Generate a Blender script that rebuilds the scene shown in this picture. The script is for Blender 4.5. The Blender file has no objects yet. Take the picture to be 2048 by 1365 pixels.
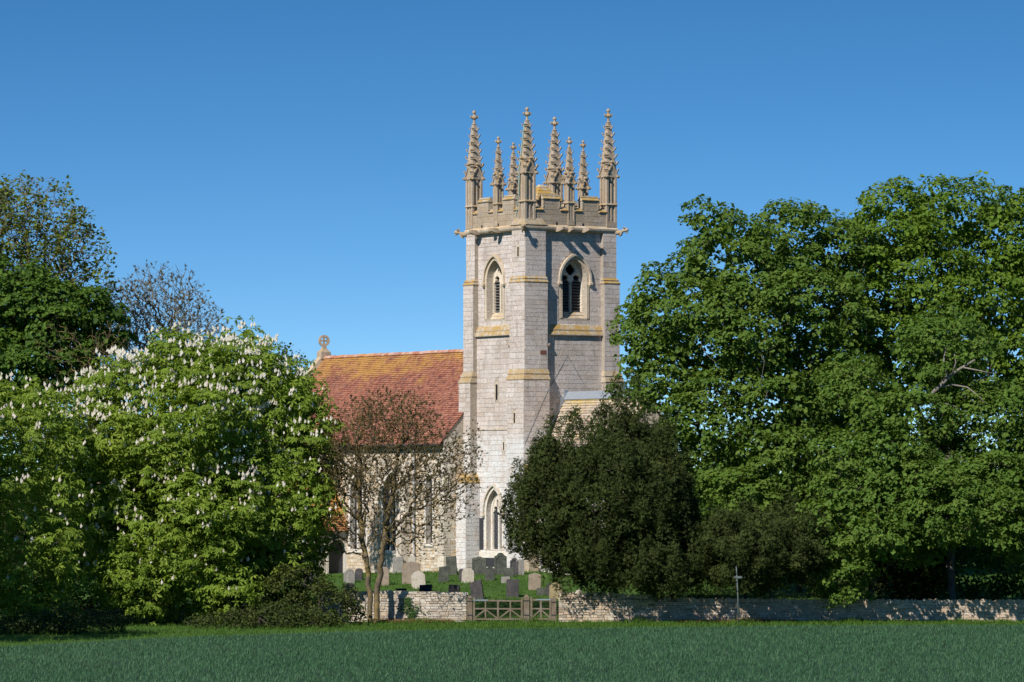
import bpy, math, random
import numpy as np
from mathutils import Vector, Matrix, geometry

# ------------------------------------------------------------------ camera
S = bpy.context.scene
FPX, CX, HY, ZC = 7956.0, 1024.0, 950.0, 7.6     # focal length in photo pixels, principal column, horizon row, eye height
cam = bpy.data.cameras.new('camera')
cam.sensor_width = 36.0
cam.lens = FPX / 2048 * 36
cam.shift_y = (HY - 682.5) / 2048
cam.clip_start, cam.clip_end = 1.0, 9000.0
camo = bpy.data.objects.new('camera', cam)
camo.location = (0, 0, ZC)
camo.rotation_euler = (math.radians(90), 0, 0)
S.collection.objects.link(camo)
S.camera = camo

# ------------------------------------------------------------------ sky and sun
SUN = Vector((-0.635, -0.935, 0.96)).normalized()        # towards the sun
w = bpy.data.worlds.new('World')
S.world = w
w.use_nodes = True
nt = w.node_tree
bg = nt.nodes['Background']
sky = nt.nodes.new('ShaderNodeTexSky')
sky.sky_type = 'NISHITA'
sky.sun_disc = False
sky.sun_elevation = math.asin(SUN.z)
sky.sun_rotation = math.atan2(SUN.x, SUN.y) % (2 * math.pi)
sky.altitude = 0
sky.air_density = 1.0
sky.dust_density = 0.0
sky.ozone_density = 4.0
tc = nt.nodes.new('ShaderNodeTexCoord')
vm = nt.nodes.new('ShaderNodeVectorMath'); vm.operation = 'MULTIPLY_ADD'
vm.inputs[1].default_value = (1, 1, 2.9)
vm.inputs[2].default_value = (0, 0, 0.058)
nt.links.new(tc.outputs['Generated'], vm.inputs[0])
nt.links.new(vm.outputs[0], sky.inputs['Vector'])
hs = nt.nodes.new('ShaderNodeHueSaturation')
hs.inputs['Saturation'].default_value = 1.27
hs.inputs['Hue'].default_value = 0.497
nt.links.new(sky.outputs['Color'], hs.inputs['Color'])
nt.links.new(hs.outputs['Color'], bg.inputs['Color'])
bg.inputs['Strength'].default_value = 0.108
sun = bpy.data.lights.new('sun', 'SUN')
sun.energy = 4.8
sun.angle = math.radians(0.53)
sun.color = (1.0, 0.952, 0.885)
suno = bpy.data.objects.new('sun', sun)
suno.rotation_euler = SUN.to_track_quat('Z', 'Y').to_euler()
suno.location = (-60, -60, 120)
S.collection.objects.link(suno)
vs = S.view_settings
vs.view_transform, vs.look, vs.exposure, vs.gamma = 'Standard', 'None', 0.32, 1.0
vs.use_curve_mapping = False
S.render.engine = 'CYCLES'
S.cycles.max_bounces = 6
S.cycles.diffuse_bounces = 3
S.cycles.transmission_bounces = 4
S.cycles.sample_clamp_indirect = 4.0

rng = np.random.default_rng(7)
random.seed(7)
COL = S.collection
Z3 = np.array((0., 0., 1.))

def ppm(Y): return FPX / Y
def wx(x, Y): return (x - CX) * Y / FPX
def wz(y, Y): return ZC - (y - HY) * Y / FPX
def at(x, y, Y): return np.array((wx(x, Y), Y, wz(y, Y)))

def ground_z(x, y):
    x = np.asarray(x, float); y = np.asarray(y, float)
    front = 6.0 * np.clip((128 - y) / 128, 0, 1) ** 1.4
    ramp = np.clip((y - 205.2) / 25.0, 0, 1)
    ramp = ramp * (1.12 - .12 * ramp)
    yard = ramp * (2.03 + .045 * np.clip(x, -14, 0))
    far = np.clip((y - 262) / 160, 0, 1)
    bump = .05 * np.sin(x * 1.3 + y * .7) * np.sin(y * .9 - x * .4) * np.clip((y - 207) / 4, 0, 1) * np.clip((228 - y) / 4, 0, 1)
    return front + yard * (1 - far) - 3.0 * far + bump

def ground_hit(x, y):
    """point of the terrain under a photo pixel"""
    Y = np.linspace(140, 262, 6000)
    X = wx(x, Y)
    d = wz(y, Y) - ground_z(X, Y)
    i = np.argmax(d < 0)
    return np.array((X[i], Y[i], float(ground_z(X[i], Y[i]))))

# ------------------------------------------------------------------ mesh helpers
def off(o):
    v = Vector((0, 0, 0))
    while o is not None:
        v = v + o.location
        o = o.parent
    return v

def put(me, name, mat, parent=None, kind=None):
    o = bpy.data.objects.new(name, me)
    if mat is not None and not me.materials:
        me.materials.append(mat)
    if parent is not None:
        o.parent = parent
    if kind:
        o['kind'] = kind
    COL.objects.link(o)
    return o

def thing(name, label, cat, loc, group=None):
    o = bpy.data.objects.new(name, None)
    o.empty_display_size = .3
    o.location = tuple(float(v) for v in loc)
    o['label'] = label; o['category'] = cat
    if group: o['group'] = group
    COL.objects.link(o)
    return o

def tag(o, label, cat, group=None):
    o['label'] = label; o['category'] = cat
    if group: o['group'] = group
    return o

def np_mesh(name, V, T, tint=None, smooth=False):
    """mesh from arrays: V (n,3), T (m,k) with k 3 or 4, tint per face"""
    me = bpy.data.meshes.new(name)
    V = np.ascontiguousarray(V, np.float32); T = np.ascontiguousarray(T, np.int32)
    m, k = T.shape
    me.vertices.add(len(V)); me.vertices.foreach_set('co', V.ravel())
    me.loops.add(m * k); me.loops.foreach_set('vertex_index', T.ravel())
    me.polygons.add(m)
    me.polygons.foreach_set('loop_start', np.arange(0, m * k, k, dtype=np.int32))
    me.polygons.foreach_set('use_smooth', np.full(m, bool(smooth)))
    if tint is not None:
        a = me.attributes.new('tint', 'FLOAT', 'FACE')
        a.data.foreach_set('value', np.ascontiguousarray(tint, np.float32))
    me.update(calc_edges=True)
    return me

class MB:
    """collects faces of one part"""
    def __init__(s):
        s.v, s.f, s.t = [], [], []
    def add(s, vs, fs, tint=None):
        b = len(s.v)
        s.v.extend(tuple(float(c) for c in p) for p in vs)
        t = random.random() if tint is None else tint
        for f in fs:
            s.f.append(tuple(b + i for i in f)); s.t.append(t)
        return b
    def box(s, O, U, N, a0, a1, z0, z1, n0, n1, tint=None, taper=None):
        """box in a wall frame: a along U, z up, n along N; taper = (da, dn) shrink of the top"""
        O, U, N = map(np.asarray, (O, U, N))
        ta, tn = taper if taper else (0, 0)
        P = []
        for z, k in ((z0, 0), (z1, 1)):
            for a, n in ((a0 + ta * k, n0 + tn * k), (a1 - ta * k, n0 + tn * k), (a1 - ta * k, n1 - tn * k), (a0 + ta * k, n1 - tn * k)):
                P.append(O + U * a + N * n + Z3 * z)
        s.add(P, [(0, 1, 2, 3), (7, 6, 5, 4), (0, 4, 5, 1), (1, 5, 6, 2), (2, 6, 7, 3), (3, 7, 4, 0)], tint)
    def prism(s, poly, O, U, V, N, n0, n1, tint=None):
        """polygon in the plane U,V pulled along N"""
        O, U, V, N = map(np.asarray, (O, U, V, N))
        k = len(poly)
        P = [O + U * a + V * b + N * n0 for a, b in poly] + [O + U * a + V * b + N * n1 for a, b in poly]
        s.add(P, [tuple(range(k))[::-1], tuple(range(k, 2 * k))] + [(i, (i + 1) % k, k + (i + 1) % k, k + i) for i in range(k)], tint)
    def loft(s, rings, tint=None, cap=True):
        k = len(rings[0])
        P = [p for r in rings for p in r]
        F = []
        for j in range(len(rings) - 1):
            for i in range(k):
                F.append((j * k + i, j * k + (i + 1) % k, (j + 1) * k + (i + 1) % k, (j + 1) * k + i))
        if cap:
            F.append(tuple(range(k))[::-1]); F.append(tuple(range((len(rings) - 1) * k, len(rings) * k)))
        s.add(P, F, tint)
    def tube(s, pts, rad, k=8, tint=None):
        pts = [np.asarray(p, float) for p in pts]
        rings = []
        for i, p in enumerate(pts):
            d = pts[min(i + 1, len(pts) - 1)] - pts[max(i - 1, 0)]
            d = d / (np.linalg.norm(d) + 1e-9)
            a = np.cross(d, (0.31, 0.17, 0.93)); a /= np.linalg.norm(a)
            b = np.cross(d, a)
            r = rad[i] if hasattr(rad, '__len__') else rad
            rings.append([p + r * (a * math.cos(q) + b * math.sin(q)) for q in np.linspace(0, 2 * math.pi, k, endpoint=False)])
        s.loft(rings, tint)
    def build(s, name, mat, parent=None, kind=None, smooth=False, bevel=0):
        L = off(parent) if parent is not None else Vector((0, 0, 0))
        me = bpy.data.meshes.new(name)
        me.from_pydata([(x - L.x, y - L.y, z - L.z) for x, y, z in s.v], [], s.f)
        a = me.attributes.new('tint', 'FLOAT', 'FACE')
        a.data.foreach_set('value', s.t)
        if smooth:
            me.polygons.foreach_set('use_smooth', [True] * len(s.f))
        me.update()
        o = put(me, name, mat, parent, kind)
        if bevel:
            b = o.modifiers.new('bevel', 'BEVEL'); b.width = bevel; b.segments = 2; b.limit_method = 'ANGLE'
        return o

# ------------------------------------------------------------------ materials
class G:
    """tiny node-graph helper"""
    def __init__(s, name):
        s.m = bpy.data.materials.new(name); s.m.use_nodes = True
        s.nt = s.m.node_tree; s.nt.nodes.clear()
        s.out = s.n('ShaderNodeOutputMaterial')
    def n(s, t, **kw):
        x = s.nt.nodes.new(t)
        for k, v in kw.items(): setattr(x, k, v)
        return x
    def lk(s, a, b): s.nt.links.new(a, b)
    def val(s, x, i):
        if isinstance(x, (int, float)): i.default_value = x
        elif isinstance(x, tuple): i.default_value = x if len(x) == len(i.default_value) else (*x, 1)
        else: s.lk(x, i)
    def math(s, op, a, b=0.0, clamp=False):
        x = s.n('ShaderNodeMath', operation=op, use_clamp=clamp); s.val(a, x.inputs[0]); s.val(b, x.inputs[1]); return x.outputs[0]
    def noise(s, scale, detail=4, rough=.6, vec=None, sc=None):
        x = s.n('ShaderNodeTexNoise'); x.inputs['Scale'].default_value = scale; x.inputs['Detail'].default_value = detail; x.inputs['Roughness'].default_value = rough
        if vec is None:
            vec = s.pos()
        if sc is not None:
            mp = s.n('ShaderNodeVectorMath', operation='MULTIPLY'); s.lk(vec, mp.inputs[0]); mp.inputs[1].default_value = sc; vec = mp.outputs[0]
        s.lk(vec, x.inputs['Vector'])
        return x.outputs['Fac']
    def pos(s):
        if not hasattr(s, '_geo'): s._geo = s.n('ShaderNodeNewGeometry')
        return s._geo.outputs['Position']
    def nz(s):
        s.pos()
        x = s.n('ShaderNodeSeparateXYZ'); s.lk(s._geo.outputs['Normal'], x.inputs[0]); return x.outputs['Z']
    def pz(s):
        x = s.n('ShaderNodeSeparateXYZ'); s.lk(s.pos(), x.inputs[0]); return x.outputs['Z']
    def tint(s):
        a = s.n('ShaderNodeAttribute', attribute_name='tint'); o = s.n('ShaderNodeObjectInfo')
        return s.math('FRACT', s.math('ADD', a.outputs['Fac'], o.outputs['Random']))
    def ramp(s, fac, stops, interp='LINEAR'):
        x = s.n('ShaderNodeValToRGB'); x.color_ramp.interpolation = interp
        el = x.color_ramp.elements
        while len(el) < len(stops): el.new(.5)
        for e, (p, c) in zip(el, stops):
            e.position = p; e.color = (*c, 1) if not isinstance(c, (int, float)) else (c, c, c, 1)
        s.lk(fac, x.inputs[0]); return x.outputs[0]
    def step(s, fac, a, b):
        x = s.n('ShaderNodeMapRange', interpolation_type='SMOOTHSTEP'); s.val(fac, x.inputs[0]); x.inputs[1].default_value = a; x.inputs[2].default_value = b; return x.outputs[0]
    def mix(s, fac, a, b, mode='MIX'):
        x = s.n('ShaderNodeMix', data_type='RGBA', blend_type=mode); s.val(fac, x.inputs['Factor']); s.val(a, x.inputs['A']); s.val(b, x.inputs['B']); return x.outputs['Result']
    def bump(s, h, strength=.5, dist=.02):
        x = s.n('ShaderNodeBump'); x.inputs['Strength'].default_value = strength; x.inputs['Distance'].default_value = dist; s.lk(h, x.inputs['Height']); return x.outputs[0]
    def principled(s, col, rough=.85, normal=None, spec=.2, metal=0.0):
        p = s.n('ShaderNodeBsdfPrincipled'); s.val(col, p.inputs['Base Color']); s.val(rough, p.inputs['Roughness'])
        p.inputs['Specular IOR Level'].default_value = spec; p.inputs['Metallic'].default_value = metal
        if normal is not None: s.lk(normal, p.inputs['Normal'])
        s.lk(p.outputs[0], s.out.inputs[0]); return p

def stone_mat(name, cols, lichen=.0, lichen_up=1.0, stain=.5, white=0.0, soot=.35, lcol=((.44, .235, .04), (.34, .245, .085)), scale=1.0):
    """cols: stone to stone colours; lichen: share of all faces; lichen_up: on faces that look up"""
    g = G(name)
    n = len(cols)
    base = g.ramp(g.tint(), [((i + .5) / n, c) for i, c in enumerate(cols)], 'LINEAR')
    big = g.noise(.55 * scale, 5, .65)
    mid = g.noise(3.2 * scale, 5, .7)
    fine = g.noise(16 * scale, 4, .7)
    col = g.mix(g.math('MULTIPLY', g.step(big, .42, .66), stain), base, (.30, .235, .17))
    col = g.mix(g.math('MULTIPLY', g.step(mid, .5, .74), soot), col, (.17, .155, .14))
    col = g.mix(g.math('MULTIPLY', g.step(g.noise(1.1 * scale, 5, .7, None, (2.2, 2.2, .28)), .50, .70), .42 * (soot > .2)), col, (.27, .235, .205))
    col = g.mix(g.math('MULTIPLY', g.step(g.noise(5.5 * scale, 3, .6), .56, .72), .45), col, (.66, .64, .60))
    if white:
        wz_ = g.math('MULTIPLY', g.step(g.math('ADD', g.pz(), g.math('MULTIPLY', big, 3.0)), 12.2, 10.6), white)
        col = g.mix(g.math('MULTIPLY', wz_, g.step(g.noise(1.6, 5, .7), .3, .6)), col, (.66, .665, .66))
    col = g.mix(g.math('MULTIPLY', g.step(g.noise(9 * scale, 4, .75), .54, .64), .5), col, (.24, .20, .165))
    col = g.mix(.9, col, g.ramp(fine, [(.28, (.50, .48, .46)), (.5, (1, 1, 1)), (.72, (1.3, 1.28, 1.26))]), 'MULTIPLY')
    up = g.step(g.nz(), .22, .55)
    m = g.math('ADD', g.math('MULTIPLY', up, lichen_up), lichen)
    l1 = g.math('MULTIPLY', g.step(g.math('ADD', g.math('MULTIPLY', g.noise(2.2, 6, .72), .7), g.math('MULTIPLY', g.noise(9, 4, .7), .3)), .40, .56), m, True)
    lc = g.mix(g.noise(6, 3), lcol[0], lcol[1])
    col = g.mix(l1, col, lc)
    h = g.math('ADD', g.math('MULTIPLY', fine, .6), g.math('MULTIPLY', g.noise(48 * scale, 2), .4))
    g.principled(col, .93, g.bump(h, .55, .03), .12)
    return g.m

LIME = [(0.623, 0.54, 0.48), (0.567, 0.488, 0.434), (0.65, 0.585, 0.54), (0.546, 0.478, 0.437), (0.623, 0.561, 0.522), (0.512, 0.429, 0.373), (0.636, 0.554, 0.494), (0.595, 0.533, 0.497)]
M = {}
M['ashlar'] = stone_mat('tower ashlar limestone', LIME, .0, .5, .3, .85, .35)
M['mortar'] = stone_mat('lime mortar', [(.36, .31, .25), (.42, .36, .29)], 0, .3, .3, .4, .2)
M['dressed'] = stone_mat('dressed limestone trim', [(.60, .49, .36), (.64, .55, .43), (.57, .48, .37)], .02, .5, .35, .5, .35)
M['clean'] = stone_mat('pale clean window stone', [(.70, .60, .47), (.74, .66, .55)], 0, .15, .2, .5, .12)
M['coping'] = stone_mat('lichened coping stone', [(.42, .36, .28), (.48, .41, .32)], .26, .8, .45, 0, .55)
M['pinnacle'] = stone_mat('pinnacle stone', [(.41, .335, .26), (.47, .39, .31), (.36, .30, .235)], .20, .55, .55, 0, .7, scale=1.7)
M['rubble'] = stone_mat('nave rubble limestone', [(.66, .52, .35), (.58, .43, .26), (.72, .62, .48), (.50, .39, .27), (.66, .58, .47), (.75, .68, .57)], 0, .2, .2, 0, .25, scale=1.4)
M['plain'] = stone_mat('nave dressed stone', [(.66, .59, .48), (.72, .66, .56), (.60, .53, .44)], 0, .3, .3, 0, .3)
M['drystone'] = stone_mat('boundary wall stone', [(.60, .51, .40), (.66, .59, .49), (.50, .42, .32), (.57, .46, .32), (.70, .64, .55), (.43, .37, .30)], .0, .32, .35, 0, .45, lcol=((.42, .27, .09), (.36, .33, .24)), scale=1.6)
M['walljoint'] = stone_mat('boundary wall core', [(.15, .125, .10), (.20, .17, .135)], 0, .1, .3, 0, .4)
M['drywarm'] = stone_mat('sheltered warm wall stone', [(.60, .46, .32), (.68, .56, .42), (.48, .37, .25), (.64, .46, .32), (.68, .60, .49), (.42, .34, .25)], .0, .2, .25, 0, .35, lcol=((.30, .22, .10), (.28, .27, .2)), scale=1.6)

def headstone_mat(name, c1, c2, lich=(.35, .36, .30), lam=.5, moss=.15):
    g = G(name)
    a = g.noise(3.0, 6, .7); b = g.noise(14, 5, .7); c = g.noise(40, 3)
    col = g.mix(g.step(a, .35, .65), c1, c2)
    col = g.mix(g.math('MULTIPLY', g.step(b, .52, .64), lam), col, lich)
    col = g.mix(g.math('MULTIPLY', g.step(g.noise(6, 5, .7), .55, .66), moss), col, (.42, .26, .05))
    g.principled(col, .9, g.bump(g.math('ADD', b, g.math('MULTIPLY', c, .4)), .6, .02), .2)
    return g.m
M['slate'] = headstone_mat('dark slate headstone', (.045, .043, .046), (.075, .07, .072), (.10, .10, .09), .35, .02)
M['slate_moss'] = headstone_mat('mossy dark headstone', (.045, .05, .045), (.085, .09, .075), (.12, .13, .10), .5, .05)
M['grey_stone'] = headstone_mat('weathered grey headstone', (.17, .16, .15), (.25, .235, .215), (.36, .36, .33), .5, .1)
M['pale_stone'] = headstone_mat('pale lichened headstone', (.44, .40, .34), (.36, .31, .25), (.62, .61, .57), .7, .3)
M['brown_stone'] = headstone_mat('brown sandstone headstone', (.22, .17, .13), (.29, .235, .185), (.40, .37, .32), .4, .25)
M['ochre_stone'] = headstone_mat('ochre lichened headstone', (.30, .24, .13), (.24, .20, .12), (.34, .31, .2), .5, .3)

def tile_mat(name, cols, lich, lam, ztop, zbot, pale=(.62, .52, .48)):
    g = G(name)
    n = len(cols)
    base = g.ramp(g.tint(), [((i + .5) / n, c) for i, c in enumerate(cols)])
    big = g.noise(.5, 5, .65, None, (1, 1, 1.8)); mid = g.noise(2.4, 5, .75, None, (1, 1, 3)); fine = g.noise(14, 4, .7)
    hgt = g.step(g.pz(), zbot, ztop)
    px_ = g.n('ShaderNodeSeparateXYZ'); g.lk(g.pos(), px_.inputs[0])
    hgt = g.math('ADD', hgt, g.math('MULTIPLY', g.step(px_.outputs[0], -4.0, -12.0), .2))
    l1 = g.step(g.math('ADD', g.math('ADD', g.math('MULTIPLY', big, .65), g.math('MULTIPLY', mid, .35)), g.math('MULTIPLY', hgt, .24)), .61, .82)
    l1 = g.math('MULTIPLY', g.math('MULTIPLY', l1, g.step(fine, .3, .55)), lam)
    col = g.mix(g.math('MULTIPLY', g.step(g.noise(1.1, 5, .7), .5, .7), .5), base, (.13, .06, .045))
    col = g.mix(g.math('MULTIPLY', g.step(g.noise(7, 4, .75), .57, .68), .55), col, pale)
    col = g.mix(l1, col, g.mix(g.noise(5, 3), lich[0], lich[1]))
    g.principled(col, .9, g.bump(fine, .4, .02), .15)
    return g.m
M['red_tile'] = tile_mat('red clay roof tile', [(.29, .108, .066), (.34, .140, .086), (.235, .085, .057), (.37, .165, .105), (.29, .120, .08), (.19, .07, .055)], ((.50, .25, .05), (.42, .27, .08)), .95, 15.3, 12.0)
M['stone_slate'] = tile_mat('stone roof slate', [(.42, .35, .27), (.48, .40, .31), (.36, .30, .24), (.45, .33, .24)], ((.55, .36, .06), (.44, .36, .12)), .9, 12.8, 8.5, (.62, .58, .52))
M['ridge_tile'] = tile_mat('ridge tile', [(.40, .17, .11), (.46, .24, .17), (.5, .32, .26)], ((.62, .30, .04), (.5, .33, .1)), .6, 16, 14, (.66, .58, .55))

def simple(name, col, rough=.8, spec=.3, metal=0., var=.25, scale=8):
    g = G(name)
    n = g.noise(scale, 4, .7)
    c = g.mix(n, tuple(v * (1 - var) for v in col), tuple(min(1, v * (1 + var)) for v in col))
    g.principled(c, rough, g.bump(n, .3, .01), spec, metal)
    return g.m
M['glass'] = simple('dark leaded glass', (.018, .022, .03), .18, .5)
M['lead'] = simple('lead', (.30, .33, .37), .5, .4, .3)
M['leadline'] = simple('window lead came', (.10, .11, .12), .6, .3)
M['board'] = simple('dark slate tablet', (.035, .036, .042), .6, .3)
M['louvre'] = simple('weathered louvre board', (.115, .11, .105), .85, .2, 0, .4, 14)
M['dark'] = simple('dark tower interior', (.02, .019, .018), .95, .05)
M['iron'] = simple('black iron', (.03, .03, .032), .5, .4)
M['galv'] = simple('galvanised steel', (.42, .45, .50), .4, .5, .6)
M['copper'] = simple('green copper strap', (.30, .46, .38), .8, .2)
M['pipe'] = simple('grey painted downpipe', (.42, .43, .45), .5, .4)
M['soot_brick'] = simple('red brick patch', (.20, .085, .06), .9, .1, 0, .5, 20)
M['signpaint'] = simple('grey green sign paint darkened for shade', (.11, .135, .135), .6, .3)  # colour darkened to stand in for shade on the signpost

def wood_mat():
    g = G('weathered oak')
    n = g.noise(5, 6, .7, None, (6, 6, .6)); k = g.noise(2, 4, .6)
    col = g.ramp(n, [(.25, (.07, .052, .038)), (.5, (.165, .125, .088)), (.75, (.25, .20, .145))])
    col = g.mix(g.math('MULTIPLY', g.step(k, .45, .7), .6), col, (.26, .225, .18))
    g.principled(col, .85, g.bump(n, .6, .02), .15)
    return g.m
M['oak'] = wood_mat()

def bark_mat(name, c1, c2, lich=None, lam=.6):
    g = G(name)
    n = g.noise(4, 6, .75, None, (3, 3, .7)); k = g.noise(1.6, 5, .7)
    col = g.mix(g.step(n, .3, .7), c1, c2)
    if lich: col = g.mix(g.math('MULTIPLY', g.step(k, .4, .62), lam), col, lich)
    g.principled(col, .95, g.bump(n, .8, .04), .1)
    return g.m
M['bark_lichen'] = bark_mat('lichened bark', (.075, .06, .045), (.15, .12, .08), (.30, .21, .055), .5)
M['bark'] = bark_mat('grey bark', (.075, .065, .055), (.15, .13, .11), (.2, .18, .1), .3)
M['bark_dark'] = bark_mat('dark bark', (.05, .042, .035), (.10, .085, .07))
M['bark_pale'] = bark_mat('pale dead wood', (.15, .13, .11), (.27, .24, .205))
M['bark_ash'] = bark_mat('ash bark', (.13, .115, .09), (.22, .20, .155), (.25, .21, .08), .5)

def leaf_mat(name, cols, trans=.35, rough=.6, spec=.16, tcol=1.35):
    g = G(name)
    a = g.n('ShaderNodeAttribute', attribute_name='tint'); o = g.n('ShaderNodeObjectInfo')
    t = g.math('FRACT', g.math('ADD', a.outputs['Fac'], o.outputs['Random']))
    n = len(cols)
    col = g.ramp(t, [((i + .5) / n, c) for i, c in enumerate(cols)])
    p = g.n('ShaderNodeBsdfPrincipled'); g.lk(col, p.inputs['Base Color']); p.inputs['Roughness'].default_value = rough
    p.inputs['Specular IOR Level'].default_value = spec
    tr = g.n('ShaderNodeBsdfTranslucent')
    g.lk(g.mix(1.0, col, (tcol * 1.05, tcol, tcol * .35), 'MULTIPLY'), tr.inputs[0])
    mx = g.n('ShaderNodeMixShader'); mx.inputs[0].default_value = trans
    g.lk(p.outputs[0], mx.inputs[1]); g.lk(tr.outputs[0], mx.inputs[2]); g.lk(mx.outputs[0], g.out.inputs[0])
    return g.m
M['chestnut_leaf'] = leaf_mat('horse chestnut leaf', [(.18, .265, .034), (.235, .325, .042), (.135, .21, .030), (.285, .365, .055), (.20, .285, .040)], .42)
M['sycamore_leaf'] = leaf_mat('sycamore leaf', [(.088, .158, .024), (.120, .198, .030), (.070, .132, .022), (.150, .220, .036), (.105, .172, .028)], .38)
M['sycamore_leaf_b'] = leaf_mat('yellowish sycamore leaf', [(.105, .182, .020), (.14, .228, .025), (.085, .155, .020), (.165, .245, .028)], .38)
M['dense_leaf'] = leaf_mat('dark maple leaf', [(.055, .11, .016), (.08, .145, .018), (.10, .175, .022), (.045, .09, .016)], .34)
M['ash_leaf'] = leaf_mat('young ash leaf', [(.15, .20, .03), (.19, .235, .035), (.12, .17, .032), (.17, .20, .04), (.13, .11, .045)], .4)
M['bud'] = leaf_mat('brown bud and leaflet', [(.092, .074, .028), (.125, .100, .036), (.070, .052, .026), (.105, .100, .030)], .25)
M['bud_purple'] = leaf_mat('dark seed cluster', [(.05, .04, .025), (.07, .05, .03), (.045, .045, .02)], .1)
M['yew_leaf'] = leaf_mat('yew needle spray', [(.035, .052, .013), (.048, .067, .016), (.025, .038, .011), (.064, .080, .020), (.040, .058, .015)], .12, .7, .08)
M['shrub_leaf'] = leaf_mat('bramble leaf', [(.045, .065, .015), (.065, .088, .018), (.085, .105, .022), (.034, .05, .013)], .25)
M['ivy_leaf'] = leaf_mat('ivy leaf', [(.03, .07, .016), (.05, .10, .02)], .2)
M['catkin'] = leaf_mat('hanging sycamore flower', [(.20, .20, .05), (.24, .23, .07), (.17, .18, .05)], .3)
M['flower'] = leaf_mat('white chestnut blossom', [(.72, .66, .56), (.76, .71, .62), (.66, .57, .49)], .25, .7, .15, 1.0)
M['wheat'] = leaf_mat('blue green wheat blade', [(.046, .124, .052), (.064, .156, .066), (.036, .102, .046), (.11, .205, .100), (.052, .134, .056)], .22, .5, .18, 1.1)
M['grass'] = leaf_mat('meadow grass blade', [(.065, .135, .018), (.085, .165, .022), (.052, .115, .018), (.11, .185, .030)], .3)
M['dry_grass'] = leaf_mat('dry brown stalk', [(.25, .15, .07), (.32, .21, .10), (.18, .12, .06)], .2)

def ground_mat(name, c1, c2, c3, s=1.0):
    g = G(name)
    a = g.noise(.35 * s, 6, .7); b = g.noise(4 * s, 5, .7)
    col = g.mix(g.step(a, .35, .65), c1, c2)
    col = g.mix(g.math('MULTIPLY', g.step(b, .5, .7), .5), col, c3)
    g.principled(col, .95, g.bump(b, .6, .06), .1)
    return g.m
M['turf'] = ground_mat('turf', (.04, .085, .016), (.055, .11, .02), (.085, .10, .03))
M['soil'] = ground_mat('field soil under crop', (.022, .05, .028), (.03, .062, .034), (.035, .05, .028))
# ------------------------------------------------------------------ ground and field
def make_ground():
    xs = np.unique(np.concatenate([np.linspace(-4000, -120, 12), np.linspace(-120, -34, 16), np.linspace(-34, 34, 60), np.linspace(34, 120, 16), np.linspace(120, 4000, 12)]))
    ys = np.unique(np.concatenate([np.linspace(-3000, -20, 6), np.linspace(-20, 190, 40), np.linspace(190, 262, 80), np.linspace(262, 430, 20), np.linspace(430, 7000, 12)]))
    X, Y = np.meshgrid(xs, ys)
    V = np.stack([X, Y, ground_z(X, Y)], -1).reshape(-1, 3)
    nx, ny = len(xs), len(ys)
    i = (np.arange(ny - 1)[:, None] * nx + np.arange(nx - 1)[None]).ravel()
    put(np_mesh('ground', V, np.stack([i, i + 1, i + nx + 1, i + nx], 1), smooth=True), 'ground', M['turf'], kind='structure')
make_ground()

FIELD_EDGE = [(-60, 150), (-30, 170), (-23.5, 173.0), (-16.5, 184.0), (-8, 191.5), (-2, 194.5), (6, 196.5), (14, 199.0), (27, 200.5), (60, 203)]
def field_edge(x):
    return np.interp(x, [p[0] for p in FIELD_EDGE], [p[1] for p in FIELD_EDGE])
def make_field():
    xs = np.linspace(-60, 60, 61); ts = np.linspace(0, 1, 30)
    X, T = np.meshgrid(xs, ts)
    Y = 20 + (field_edge(X) - 20) * T
    V = np.stack([X, Y, ground_z(X, Y) + .03], -1).reshape(-1, 3)
    nx = 61; i = (np.arange(29)[:, None] * nx + np.arange(60)[None]).ravel()
    put(np_mesh('field', V, np.stack([i, i + 1, i + nx + 1, i + nx], 1), smooth=True), 'field', M['soil'], kind='structure')
make_field()

# ------------------------------------------------------------------ masonry helpers
def arch_hw(z, b, zs, rise):
    """half width of a pointed arch at height z"""
    if z <= zs: return b
    x0 = (b * b - rise * rise) / (2 * b); R = b - x0
    t = z - zs
    return max(0, x0 + math.sqrt(max(0, R * R - t * t))) if t < rise else 0.

def arch_pts(c, b, z0, zs, rise, n=7):
    x0 = (b * b - rise * rise) / (2 * b); R = b - x0
    a1 = math.asin(min(1, rise / R)) if x0 <= 0 else math.pi - math.asin(min(1, rise / R))
    if x0 <= 0: a1 = math.atan2(rise, -x0)
    arc = [(x0 + R * math.cos(a1 * i / n), zs + R * math.sin(a1 * i / n)) for i in range(n + 1)]
    right = [(b, z0)] + arc
    left = [(-x, z) for x, z in right[::-1]][1:]
    return [(c + x, z) for x, z in right + left]        # from bottom right over the top to bottom left

class Hole:
    def __init__(s, c, b, z0, zs, rise):
        s.c, s.b, s.z0, s.zs, s.rise = c, b, z0, zs, rise
    def pts(s, g=0.0, gb=0.0, n=7):
        return arch_pts(s.c, s.b + g, s.z0 - gb, s.zs, s.rise + g * 1.2, n)
    def interval(s, zl, zh, m=0.0):
        if zh <= s.z0 - min(m, .03) or zl >= s.zs + s.rise + m: return None
        h = arch_hw(max(zl, s.zs - .01), s.b + m, s.zs, s.rise + m * 1.2)
        return (s.c - h, s.c + h)

def tess(mb, outer, holes, f, tint=.5):
    """flat plate with holes; f maps (a, z) to a point"""
    loops = [[Vector((a, z, 0)) for a, z in l] for l in [outer] + holes]
    flat = [p for l in loops for p in l]
    mb.add([f(p.x, p.y) for p in flat], [tuple(t) for t in geometry.tessellate_polygon(loops)], tint)

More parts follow.
